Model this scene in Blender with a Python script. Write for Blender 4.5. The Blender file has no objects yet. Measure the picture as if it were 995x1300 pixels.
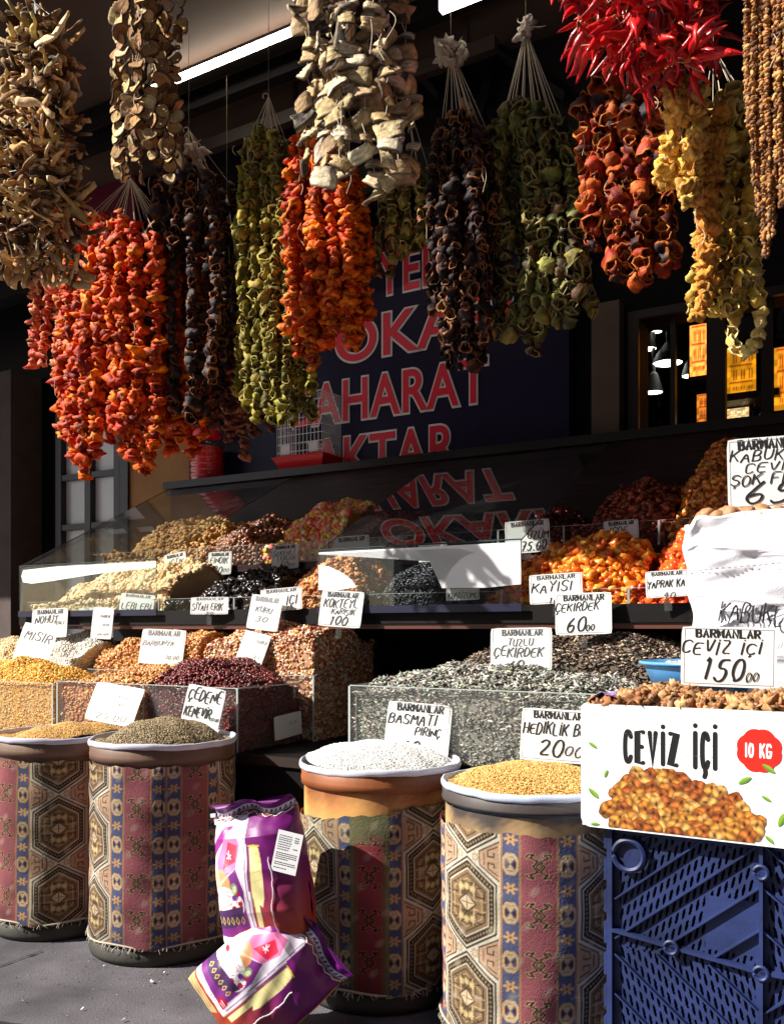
import bpy, math, random
import numpy as np
from mathutils import Matrix, Vector

# ------------------------------------------------------------------ scene, camera, world, sun, exposure
sc = bpy.context.scene
col = sc.collection
RNG = np.random.default_rng(11)
random.seed(11)

EYE, FPX, CX, HY = 1.05, 1150.0, 497.5, 800.0      # eye height (m), focal length and horizon of the photograph
cam_d = bpy.data.cameras.new('camera')
cam = bpy.data.objects.new('camera', cam_d)
col.objects.link(cam)
cam.location = (0, 0, EYE)
cam.rotation_euler = (math.radians(90), 0, 0)
cam_d.sensor_fit = 'VERTICAL'
cam_d.sensor_height = 36.0
cam_d.lens = 36.0 * FPX / 1300.0
cam_d.shift_y = 150.0 / 1300.0
cam_d.clip_start, cam_d.clip_end = 0.05, 500.0
sc.camera = cam

# sun direction (towards the sun): from the left and a little in front of the stall
SUN = Vector((-0.771, -0.125, 0.60)).normalized()
el = math.asin(SUN.z)
rot = math.atan2(SUN.x, SUN.y)
w = bpy.data.worlds.new('World')
sc.world = w
w.use_nodes = True
nt = w.node_tree
sky = nt.nodes.new('ShaderNodeTexSky')
sky.sky_type = 'NISHITA'
sky.sun_disc = False
sky.sun_elevation = el
sky.sun_rotation = rot
bg = nt.nodes['Background']
bg.inputs['Strength'].default_value = 0.05
nt.links.new(sky.outputs[0], bg.inputs['Color'])
sun_d = bpy.data.lights.new('sun', 'SUN')
sun_d.energy = 4.9
sun_d.angle = math.radians(0.5)
sun_d.color = (1.0, 0.95, 0.86)
sun = bpy.data.objects.new('sun', sun_d)
col.objects.link(sun)
sun.rotation_euler = SUN.to_track_quat('Z', 'Y').to_euler()
sc.view_settings.view_transform = 'Standard'
sc.view_settings.look = 'None'
sc.view_settings.exposure = 0.95
sc.view_settings.gamma = 1.0
sc.render.engine = 'CYCLES'
sc.cycles.use_denoising = True
sc.cycles.max_bounces = 8
sc.cycles.transparent_max_bounces = 24
sc.cycles.sample_clamp_indirect = 6.0

# ------------------------------------------------------------------ coordinates: the stall runs along R, its depth is N
TH = math.radians(30.57)
R = np.array([math.cos(TH), -math.sin(TH), 0.0])
N = np.array([math.sin(TH), math.cos(TH), 0.0])
ZV = np.array([0, 0, 1.0])

def W(u, v, z):
    return R * u + N * v + ZV * z

def Wa(P):
    P = np.asarray(P, float)
    return P[:, :1] * R + P[:, 1:2] * N + P[:, 2:3] * ZV

def depth(px, v):
    return v / (N[0] * (px - CX) / FPX + N[1])

def U(px, v):
    Y = depth(px, v)
    X = (px - CX) / FPX * Y
    return R[0] * X + R[1] * Y

def Zp(px, py, v):
    return EYE + (HY - py) / FPX * depth(px, v)

def UZ(px, py, v):
    return U(px, v), Zp(px, py, v)

def P3(px, py, v):
    return W(U(px, v), v, Zp(px, py, v))

def lin(c):
    c = np.asarray(c, float) / 255.0
    return np.where(c <= 0.04045, c / 12.92, ((c + 0.055) / 1.055) ** 2.4)

def L3(r, g, b):
    return tuple(float(x) for x in lin((r, g, b)))

# ------------------------------------------------------------------ materials
MATS = {}
def mat(name, base=None, rough=0.6, bump=0.0, bscale=60.0, var=0.0, vscale=12.0, metal=0.0, spec=0.5, coat=0.0,
        trans=0.0, stretch=None, emit=None, estr=0.0, sss=0.0, detail=4.0):
    if name in MATS:
        return MATS[name]
    m = bpy.data.materials.new(name)
    m.use_nodes = True
    n = m.node_tree.nodes
    l = m.node_tree.links
    b = n['Principled BSDF']
    b.inputs['Roughness'].default_value = rough
    b.inputs['Metallic'].default_value = metal
    b.inputs['Specular IOR Level'].default_value = spec
    b.inputs['Coat Weight'].default_value = coat
    b.inputs['Transmission Weight'].default_value = trans
    if sss:
        b.inputs['Subsurface Weight'].default_value = sss
        b.inputs['Subsurface Radius'].default_value = (0.01, 0.004, 0.002)
    tc = n.new('ShaderNodeTexCoord')
    mp = n.new('ShaderNodeMapping')
    l.new(tc.outputs['Object'], mp.inputs['Vector'])
    if stretch:
        mp.inputs['Scale'].default_value = stretch
    if base is None:
        a = n.new('ShaderNodeAttribute')
        a.attribute_name = 'Col'
        src = a.outputs['Color']
    else:
        rgb = n.new('ShaderNodeRGB')
        rgb.outputs[0].default_value = (*base, 1)
        src = rgb.outputs[0]
    if var > 0:
        nz = n.new('ShaderNodeTexNoise')
        nz.inputs['Scale'].default_value = vscale
        nz.inputs['Detail'].default_value = detail
        l.new(mp.outputs[0], nz.inputs['Vector'])
        mr = n.new('ShaderNodeMapRange')
        mr.inputs[1].default_value = 0.3
        mr.inputs[2].default_value = 0.7
        mr.inputs[3].default_value = 1.0 - var
        mr.inputs[4].default_value = 1.0 + var
        l.new(nz.outputs['Fac'], mr.inputs[0])
        mx = n.new('ShaderNodeVectorMath')
        mx.operation = 'SCALE'
        l.new(src, mx.inputs[0])
        l.new(mr.outputs[0], mx.inputs['Scale'])
        src = mx.outputs[0]
    l.new(src, b.inputs['Base Color'])
    if emit is not None:
        b.inputs['Emission Color'].default_value = (*emit, 1)
        b.inputs['Emission Strength'].default_value = estr
    elif estr > 0:
        l.new(src, b.inputs['Emission Color'])
        b.inputs['Emission Strength'].default_value = estr
    if bump > 0:
        bn = n.new('ShaderNodeTexNoise')
        bn.inputs['Scale'].default_value = bscale
        bn.inputs['Detail'].default_value = 5
        l.new(mp.outputs[0], bn.inputs['Vector'])
        bp = n.new('ShaderNodeBump')
        bp.inputs['Strength'].default_value = min(1.0, bump)
        bp.inputs['Distance'].default_value = 0.004
        l.new(bn.outputs['Fac'], bp.inputs['Height'])
        l.new(bp.outputs[0], b.inputs['Normal'])
    MATS[name] = m
    return m

def glass_mat(name, tint=(0.95, 0.98, 0.97), ior=1.5, gain=1.0, rough=0.01, dirt=0.0):
    if name in MATS:
        return MATS[name]
    m = bpy.data.materials.new(name)
    m.use_nodes = True
    n = m.node_tree.nodes
    l = m.node_tree.links
    for x in list(n):
        n.remove(x)
    out = n.new('ShaderNodeOutputMaterial')
    tr = n.new('ShaderNodeBsdfTransparent')
    tr.inputs[0].default_value = (*tint, 1)
    gl = n.new('ShaderNodeBsdfGlossy')
    gl.inputs['Roughness'].default_value = rough
    fr = n.new('ShaderNodeFresnel')
    fr.inputs[0].default_value = ior
    geo = n.new('ShaderNodeNewGeometry')
    inv = n.new('ShaderNodeMath')
    inv.operation = 'SUBTRACT'
    inv.inputs[0].default_value = 1.0
    l.new(geo.outputs['Backfacing'], inv.inputs[1])
    mu = n.new('ShaderNodeMath')
    mu.operation = 'MULTIPLY'
    l.new(fr.outputs[0], mu.inputs[0])
    l.new(inv.outputs[0], mu.inputs[1])
    mg = n.new('ShaderNodeMath')
    mg.operation = 'MULTIPLY'
    mg.use_clamp = True
    mg.inputs[1].default_value = gain
    l.new(mu.outputs[0], mg.inputs[0])
    mx = n.new('ShaderNodeMixShader')
    l.new(mg.outputs[0], mx.inputs[0])
    l.new(tr.outputs[0], mx.inputs[1])
    l.new(gl.outputs[0], mx.inputs[2])
    last = mx
    if dirt > 0:
        df = n.new('ShaderNodeBsdfDiffuse')
        df.inputs[0].default_value = (0.6, 0.62, 0.62, 1)
        tc = n.new('ShaderNodeTexCoord')
        nz = n.new('ShaderNodeTexNoise')
        nz.inputs['Scale'].default_value = 9
        nz.inputs['Detail'].default_value = 8
        l.new(tc.outputs['Object'], nz.inputs['Vector'])
        mr = n.new('ShaderNodeMapRange')
        mr.inputs[1].default_value = 0.42
        mr.inputs[2].default_value = 0.75
        mr.inputs[3].default_value = dirt * 0.35
        mr.inputs[4].default_value = dirt
        l.new(nz.outputs['Fac'], mr.inputs[0])
        m2 = n.new('ShaderNodeMixShader')
        l.new(mr.outputs[0], m2.inputs[0])
        l.new(mx.outputs[0], m2.inputs[1])
        l.new(df.outputs[0], m2.inputs[2])
        last = m2
    l.new(last.outputs[0], out.inputs['Surface'])
    MATS[name] = m
    return m

# ------------------------------------------------------------------ mesh builder
class MB:
    def __init__(s):
        s.V, s.F4, s.F3, s.C, s.n = [], [], [], [], 0
    def add(s, V, F4=None, F3=None, c=(0.5, 0.5, 0.5)):
        V = np.asarray(V, float).reshape(-1, 3)
        c = np.asarray(c, float)
        if c.ndim == 1:
            c = np.broadcast_to(c, (len(V), 3))
        s.V.append(V)
        s.C.append(c)
        if F4 is not None and len(F4):
            s.F4.append(np.asarray(F4, int).reshape(-1, 4) + s.n)
        if F3 is not None and len(F3):
            s.F3.append(np.asarray(F3, int).reshape(-1, 3) + s.n)
        s.n += len(V)
    def box(s, c, size, M=None, col=(0.5, 0.5, 0.5)):
        """box by centre and size along axes M (rows ex,ey,ez); default the stall axes"""
        M = np.array([R, N, ZV]) if M is None else np.asarray(M, float)
        h = np.asarray(size, float) / 2
        q = np.array([[x, y, z] for z in (-1, 1) for y in (-1, 1) for x in (-1, 1)], float) * h
        s.add(np.asarray(c, float) + q @ M, [[0, 2, 3, 1], [4, 5, 7, 6], [0, 1, 5, 4], [2, 6, 7, 3], [0, 4, 6, 2], [1, 3, 7, 5]], c=col)
    def ubox(s, u0, u1, v0, v1, z0, z1, col=(0.5, 0.5, 0.5)):
        s.box(W((u0 + u1) / 2, (v0 + v1) / 2, (z0 + z1) / 2), (abs(u1 - u0), abs(v1 - v0), abs(z1 - z0)), col=col)
    def tube(s, P, r, n=6, col=(0.5, 0.5, 0.5), caps=True):
        P = np.asarray(P, float)
        k = len(P)
        r = np.broadcast_to(np.asarray(r, float), (k,))
        T = np.gradient(P, axis=0)
        T /= np.linalg.norm(T, axis=1)[:, None] + 1e-12
        ref = np.array([0, 0, 1.0]) if abs(T[:, 2]).mean() < 0.8 else np.array([1.0, 0.1, 0])
        A = np.cross(T, ref)
        A /= np.linalg.norm(A, axis=1)[:, None] + 1e-12
        B = np.cross(T, A)
        th = np.arange(n) * 2 * math.pi / n
        V = P[:, None, :] + r[:, None, None] * (np.cos(th)[None, :, None] * A[:, None, :] + np.sin(th)[None, :, None] * B[:, None, :])
        i = np.arange(k - 1)[:, None] * n
        j = np.arange(n)[None, :]
        j2 = (j + 1) % n
        F = np.stack([i + j, i + j2, i + n + j2, i + n + j], -1).reshape(-1, 4)
        V = V.reshape(-1, 3)
        F3 = None
        if caps:
            V = np.vstack([V, P[0], P[-1]])
            a = len(V) - 2
            jj = np.arange(n)
            F3 = np.vstack([np.stack([np.full(n, a), (jj + 1) % n, jj], -1), np.stack([np.full(n, a + 1), (k - 1) * n + jj, (k - 1) * n + (jj + 1) % n], -1)])
        s.add(V, F, F3, col)
    def grid(s, G, c=(0.5, 0.5, 0.5), wrap=False):
        """G (rows, cols, 3)"""
        k, n = G.shape[:2]
        i = np.arange(k - 1)[:, None] * n
        j = np.arange(n if wrap else n - 1)[None, :]
        j2 = (j + 1) % n
        F = np.stack([i + j, i + j2, i + n + j2, i + n + j], -1).reshape(-1, 4)
        c = np.asarray(c, float)
        if c.ndim == 3:
            c = c.reshape(-1, 3)
        s.add(G.reshape(-1, 3), F, None, c)
    def lathe(s, prof, centre, n=48, col=(0.5, 0.5, 0.5)):
        prof = np.asarray(prof, float)
        th = np.arange(n) * 2 * math.pi / n
        G = np.stack([prof[:, 0][:, None] * np.cos(th), prof[:, 0][:, None] * np.sin(th), np.broadcast_to(prof[:, 1][:, None], (len(prof), n))], -1)
        s.grid(G + np.asarray(centre, float), col, True)
    def scatter(s, proto, T, Rm, S, C, rim=None):
        """copies of one small shape: proto = (V, F4, F3, w); T (k,3), Rm (k,3,3), S (k,) or (k,3), C (k,3)"""
        V, F4, F3, w = proto
        k = len(T)
        if k == 0:
            return
        S = np.asarray(S, float)
        if S.ndim == 1:
            S = S[:, None]
        VV = np.einsum('kij,kvj->kvi', Rm, V[None] * S[:, None, :]) + T[:, None, :]
        CC = np.broadcast_to(C[:, None, :], (k, len(V), 3))
        if rim is not None:
            rim = np.asarray(rim, float)
            if rim.ndim == 1:
                rim = rim[None, None, :]
            else:
                rim = rim[:, None, :]
            CC = CC * (1 - w[None, :, None]) + rim * w[None, :, None]
        off = (np.arange(k) * len(V))[:, None, None]
        s.add(VV, (F4[None] + off).reshape(-1, 4) if F4 is not None and len(F4) else None,
              (F3[None] + off).reshape(-1, 3) if F3 is not None and len(F3) else None, CC.reshape(-1, 3))
    def build(s, name, material, parent=None, smooth=False, world=True):
        V = np.vstack(s.V).astype(np.float32)
        C = np.vstack(s.C).astype(np.float32)
        F4 = np.vstack(s.F4) if s.F4 else np.zeros((0, 4), int)
        F3 = np.vstack(s.F3) if s.F3 else np.zeros((0, 3), int)
        me = bpy.data.meshes.new(name)
        me.vertices.add(len(V))
        me.vertices.foreach_set('co', V.ravel())
        nl = F4.size + F3.size
        me.loops.add(nl)
        me.loops.foreach_set('vertex_index', np.concatenate([F4.ravel(), F3.ravel()]).astype(np.int32))
        npoly = len(F4) + len(F3)
        me.polygons.add(npoly)
        st = np.concatenate([np.arange(len(F4)) * 4, F4.size + np.arange(len(F3)) * 3]).astype(np.int32)
        me.polygons.foreach_set('loop_start', st)
        me.polygons.foreach_set('use_smooth', np.full(npoly, smooth, bool))
        me.update(calc_edges=True)
        at = me.color_attributes.new('Col', 'FLOAT_COLOR', 'POINT')
        at.data.foreach_set('color', np.hstack([np.clip(C, 0, 10), np.ones((len(C), 1), np.float32)]).ravel())
        me.materials.append(material)
        o = bpy.data.objects.new(name, me)
        col.objects.link(o)
        if parent is not None:
            o.parent = parent
            if world:
                o.matrix_parent_inverse = parent.matrix_basis.inverted()
        return o

def tag(o, label=None, cat=None, group=None, kind=None):
    if label:
        o['label'] = label
    if cat:
        o['category'] = cat
    if group:
        o['group'] = group
    if kind:
        o['kind'] = kind
    return o

def thing(name, label, cat, loc=(0, 0, 0), M=None, group=None, kind=None):
    o = bpy.data.objects.new(name, None)
    o.empty_display_size = 0.05
    col.objects.link(o)
    if M is not None:
        o.matrix_basis = M
    else:
        o.location = Vector([float(x) for x in loc])
    o.matrix_basis = o.matrix_basis.copy() if M is not None else Matrix.Translation(Vector([float(x) for x in loc]))
    return tag(o, label, cat, group, kind)

# ------------------------------------------------------------------ random helpers
def rquat(k, rng=RNG):
    q = rng.normal(size=(k, 4))
    q /= np.linalg.norm(q, axis=1)[:, None]
    a, b, c, d = q.T
    return np.stack([np.stack([1 - 2 * (c * c + d * d), 2 * (b * c - a * d), 2 * (b * d + a * c)], -1),
                     np.stack([2 * (b * c + a * d), 1 - 2 * (b * b + d * d), 2 * (c * d - a * b)], -1),
                     np.stack([2 * (b * d - a * c), 2 * (c * d + a * b), 1 - 2 * (b * b + c * c)], -1)], 1)

def axis_frames(A, spin):
    """rotation matrices taking +z to the directions A (k,3) with a spin about it"""
    A = A / (np.linalg.norm(A, axis=1)[:, None] + 1e-12)
    ref = np.where(np.abs(A[:, 2:3]) > 0.9, np.array([[1.0, 0, 0]]), np.array([[0, 0, 1.0]]))
    X = np.cross(ref, A)
    X /= np.linalg.norm(X, axis=1)[:, None] + 1e-12
    Yv = np.cross(A, X)
    cs, sn = np.cos(spin)[:, None], np.sin(spin)[:, None]
    return np.stack([X * cs + Yv * sn, -X * sn + Yv * cs, A], -1)

def palette(k, cols, jit=0.12, rng=RNG, p=None):
    cols = np.array([lin(c) for c in cols])
    i = rng.choice(len(cols), k, p=p)
    c = cols[i] * (1 + rng.normal(0, jit, (k, 1))) * (1 + rng.normal(0, jit * 0.35, (k, 3)))
    return np.clip(c, 0.002, 0.95)

# ------------------------------------------------------------------ small shapes (prototypes)
def octa(a=1, b=1, c=1):
    V = np.array([[a, 0, 0], [-a, 0, 0], [0, b, 0], [0, -b, 0], [0, 0, c], [0, 0, -c]], float)
    F = np.array([[0, 2, 4], [2, 1, 4], [1, 3, 4], [3, 0, 4], [2, 0, 5], [1, 2, 5], [3, 1, 5], [0, 3, 5]])
    return V, None, F, np.zeros(6)

def ball(nr=5, ns=8, sc3=(1, 1, 1), wob=0.0, rng=RNG, tip=0.0):
    t = np.linspace(0, math.pi, nr + 2)[1:-1]
    th = np.arange(ns) * 2 * math.pi / ns
    G = np.stack([np.sin(t)[:, None] * np.cos(th), np.sin(t)[:, None] * np.sin(th), np.broadcast_to(np.cos(t)[:, None], (nr, ns))], -1).reshape(-1, 3)
    V = np.vstack([G, [0, 0, 1 + tip], [0, 0, -1]])
    V = V * (1 + rng.normal(0, wob, (len(V), 1)))
    i = np.arange(nr - 1)[:, None] * ns
    j = np.arange(ns)[None, :]
    j2 = (j + 1) % ns
    F4 = np.stack([i + j, i + ns + j, i + ns + j2, i + j2], -1).reshape(-1, 4)
    jj = np.arange(ns)
    a, b = nr * ns, nr * ns + 1
    F3 = np.vstack([np.stack([np.full(ns, a), jj, (jj + 1) % ns], -1), np.stack([np.full(ns, b), (nr - 1) * ns + (jj + 1) % ns, (nr - 1) * ns + jj], -1)])
    w = np.clip(V[:, 2] / np.abs(V[:, 2]).max(), 0, 1) ** 4
    return V * np.array(sc3), F4, F3, w

def cup(rng, n=11, hgt=1.0, crumple=0.22, open_=0.85, depth_=0.7, flat=1.0):
    """a dried hollow pepper or aubergine shell: closed below, open above, rim weight w"""
    prof = [(0.12, -0.5), (0.62, -0.44), (0.95, -0.2), (1.0, 0.05), (0.95, 0.3), (open_, 0.5), (open_ * 0.86, 0.49), (open_ * 0.8, 0.25), (0.62, 0.5 - depth_), (0.05, 0.44 - depth_)]
    th = np.arange(n) * 2 * math.pi / n
    ph = rng.uniform(0, 6.28, 6)
    am = rng.uniform(0.3, 1.0, 6) * crumple
    V, wl = [], []
    for k, (r, z) in enumerate(prof):
        f = 1 + am[0] * np.sin(2 * th + ph[0]) + am[1] * np.sin(3 * th + ph[1] + z * 2) + 0.7 * am[2] * np.sin(5 * th + ph[2] + z * 3)
        f2 = f + rng.normal(0, crumple * 0.34, n)
        zz = z * hgt + hgt * 0.5 * (am[3] * np.sin(2 * th + ph[3]) + am[4] * np.sin(3 * th + ph[4])) * (0.4 + abs(z))
        V.append(np.stack([r * f2 * np.cos(th), r * f2 * np.sin(th) * flat, zz], -1))
        wl.append(np.full(n, [0, 0, 0, 0, 0.12, 1.0, 1.0, 0.55, 0.3, 0.2][k]))
    k = len(prof)
    V = np.vstack(V)
    i = np.arange(k - 1)[:, None] * n
    j = np.arange(n)[None, :]
    j2 = (j + 1) % n
    F4 = np.stack([i + j, i + j2, i + n + j2, i + n + j], -1).reshape(-1, 4)
    V = np.vstack([V, [[0, 0, -0.5 * hgt]]])
    jj = np.arange(n)
    F3 = np.stack([np.full(n, len(V) - 1), (jj + 1) % n, jj], -1)
    return V, F4, F3, np.concatenate([np.concatenate(wl), [0]])

def crumpled(rng, n=16, nr=7, amp=0.35, hgt=0.5):
    """a folded, crumpled ring"""
    t = np.linspace(0, math.pi, nr + 2)[1:-1]
    th = np.arange(n) * 2 * math.pi / n
    ph = rng.uniform(0, 6.28, 8)
    f = 1 + amp * (0.5 * np.sin(4 * th + ph[0]) + 0.5 * np.sin(7 * th + ph[1]) + 0.4 * np.sin(2 * th + ph[2]))
    r = np.sin(t)[:, None] ** 0.6 * f[None, :]
    z = hgt * (np.cos(t)[:, None] + 0.35 * np.sin(3 * th + ph[3])[None, :] + 0.3 * np.sin(5 * th + ph[4])[None, :] * np.sin(t)[:, None])
    r = r * (1 + rng.normal(0, 0.07, r.shape))
    V = np.stack([r * np.cos(th), r * np.sin(th), z], -1).reshape(-1, 3)
    i = np.arange(nr - 1)[:, None] * n
    j = np.arange(n)[None, :]
    j2 = (j + 1) % n
    F4 = np.stack([i + j, i + n + j, i + n + j2, i + j2], -1).reshape(-1, 4)
    ww = np.clip(np.broadcast_to((f[None, :] - 1) / amp, r.shape), 0, 1).reshape(-1)
    V = np.vstack([V, [0, 0, hgt * 0.8], [0, 0, -hgt * 0.8]])
    jj = np.arange(n)
    a, b = nr * n, nr * n + 1
    F3 = np.vstack([np.stack([np.full(n, a), jj, (jj + 1) % n], -1), np.stack([np.full(n, b), (nr - 1) * n + (jj + 1) % n, (nr - 1) * n + jj], -1)])
    return V, F4, F3, np.concatenate([ww, [0, 0]])

def pleated(rng, n=36, nr=7):
    """a dried ring gathered into many thin folds"""
    V, F4, F3, w = crumpled(rng, n, nr, .16, .5)
    th = np.arctan2(V[:, 1], V[:, 0])
    ph = rng.uniform(0, 6.28, 4)
    k1, k2 = rng.integers(9, 13), rng.integers(15, 19)
    rip = np.sin(k1 * th + ph[0] + V[:, 2] * 3) * .6 + np.sin(k2 * th + ph[1]) * .4
    rad = np.hypot(V[:, 0], V[:, 1])
    V = V * (1 + .14 * rip * np.clip(rad, 0, 1))[:, None]
    V[:, 2] += .16 * np.sin(3 * th + ph[2]) * rad
    return V, F4, F3, np.clip(.35 + .65 * rip, 0, 1)

def tubeproto(P, r, n=6, wfun=None):
    m = MB()
    m.tube(P, r, n)
    V = m.V[0]
    k = len(P)
    w = np.concatenate([np.repeat(np.linspace(0, 1, k), n), [0, 1]])
    if wfun is not None:
        w = wfun(w)
    return V, m.F4[0], m.F3[0], w

def stick(rng):
    """a dried twisted strip pointing along +z, ragged at its end"""
    t = np.linspace(0, 1, 9)
    b = rng.uniform(-0.45, 0.45, 2)
    P = np.stack([b[0] * t * t + 0.05 * np.sin(t * 7 + b[1] * 9), b[1] * t * t + .04 * np.sin(t * 9 + b[0] * 8), t * 1.05 - 0.3], -1)
    r = 0.078 + 0.025 * np.sin(t * 5 + rng.uniform(0, 6)) + .012 * np.sin(t * 13 + rng.uniform(0, 6))
    r[-1] *= rng.uniform(.5, 1.5)
    V, F4, F3, w = tubeproto(P, np.clip(r, 0.04, 0.13), 7, lambda w: np.clip((w - 0.8) * 3, 0, .6))
    fl = rng.uniform(.35, .8)
    V = V * np.array([1.25, fl, 1])
    return V + rng.normal(0, 0.012, V.shape), F4, F3, w

def disc(rng, n=14):
    """a dried round slice: pale wrinkled faces, dark skin round the edge"""
    th = np.arange(n) * 2 * math.pi / n
    ph = rng.uniform(0, 6.28, 5)
    rr = 1 + 0.1 * np.sin(2 * th + ph[0]) + 0.06 * np.sin(3 * th + ph[1])
    rings = [(0.0, 0.12, 0.85), (0.35, 0.07, 1), (0.62, 0.12, 0.75), (0.85, 0.16, 1), (0.98, 0.14, 0.15), (1.0, 0, 0), (0.97, -0.14, 0.15), (0.8, -0.15, 1), (0.4, -0.08, 0.8), (0.0, -0.1, 0.9)]
    V, wl = [], []
    for r, z, w in rings:
        zz = z + 0.12 * r * r * np.sin(2 * th + ph[2]) + 0.08 * r * np.sin(3 * th + ph[3])
        V.append(np.stack([max(r, 0.01) * rr * np.cos(th), max(r, 0.01) * rr * np.sin(th), zz + rng.normal(0, 0.02, n)], -1))
        wl.append(np.clip(np.full(n, w) + rng.normal(0, 0.12, n), 0, 1))
    k = len(rings)
    i = np.arange(k - 1)[:, None] * n
    j = np.arange(n)[None, :]
    j2 = (j + 1) % n
    F4 = np.stack([i + j, i + n + j, i + n + j2, i + j2], -1).reshape(-1, 4)
    return np.vstack(V), F4, None, np.concatenate(wl)

def chunk(rng, nx=6, ny=7):
    """a curled oblong slab of dried aubergine: pale ridged flesh on one side, dark skin on the other"""
    x = np.linspace(-1, 1, nx)
    y = np.linspace(-0.62, 0.62, ny)
    X, Y = np.meshgrid(x, y, indexing='ij')
    c = rng.uniform(0.02, 0.28)
    tw = rng.uniform(-0.35, 0.35)
    Z = -c * X * X + 0.12 * np.sin(Y * 14 + rng.uniform(0, 6)) * 0.5 + tw * X * Y + rng.normal(0, 0.025, X.shape)
    X2 = X * (1 + 0.12 * np.sin(Y * 4 + rng.uniform(0, 6))) + 0.2 * rng.uniform(-1, 1) * Y
    Y2 = Y * (1 + rng.uniform(-0.2, 0.2) * X)
    top = np.stack([X2, Y2, Z + 0.16], -1).reshape(-1, 3)
    bot = np.stack([X2 * 0.97, Y2 * 0.95, Z - 0.16], -1).reshape(-1, 3)
    n = nx * ny
    F = []
    for a in range(nx - 1):
        for b in range(ny - 1):
            q = [a * ny + b, (a + 1) * ny + b, (a + 1) * ny + b + 1, a * ny + b + 1]
            F.append(q)
            F.append([n + t for t in q[::-1]])
    per = [a * ny for a in range(nx)] + [(nx - 1) * ny + b for b in range(1, ny)] + [a * ny + ny - 1 for a in range(nx - 2, -1, -1)] + [b for b in range(ny - 2, 0, -1)]
    for a, b in zip(per, per[1:] + per[:1]):
        F.append([a, n + a, n + b, b])
    wt = np.clip(0.78 + 0.3 * np.sin(Y * 16 + rng.uniform(0, 6)) + rng.normal(0, 0.2, X.shape), 0, 1)
    wt[:, 0] *= .25; wt[:, -1] *= .25
    wt = wt.reshape(-1)
    return np.vstack([top, bot]), np.array(F), None, np.concatenate([wt, np.clip(rng.normal(0.08, 0.1, n), 0, 1)])

def chilli(rng):
    t = np.linspace(0, 1, 9)
    a = rng.uniform(0.1, 0.55)
    P = np.stack([a * np.sin(t * rng.uniform(1.2, 2.6)), 0.15 * rng.uniform(-1, 1) * np.sin(t * 4), t], -1)
    r = 0.085 * np.array([0.25, 0.3, 0.9, 1.1, 1.05, 0.9, 0.7, 0.42, 0.08]) * rng.uniform(0.85, 1.2)
    V, F4, F3, w = tubeproto(P, r, 7, lambda w: np.clip(1 - w * 5.5, 0, 1))
    return V + rng.normal(0, 0.008, V.shape), F4, F3, w
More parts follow.
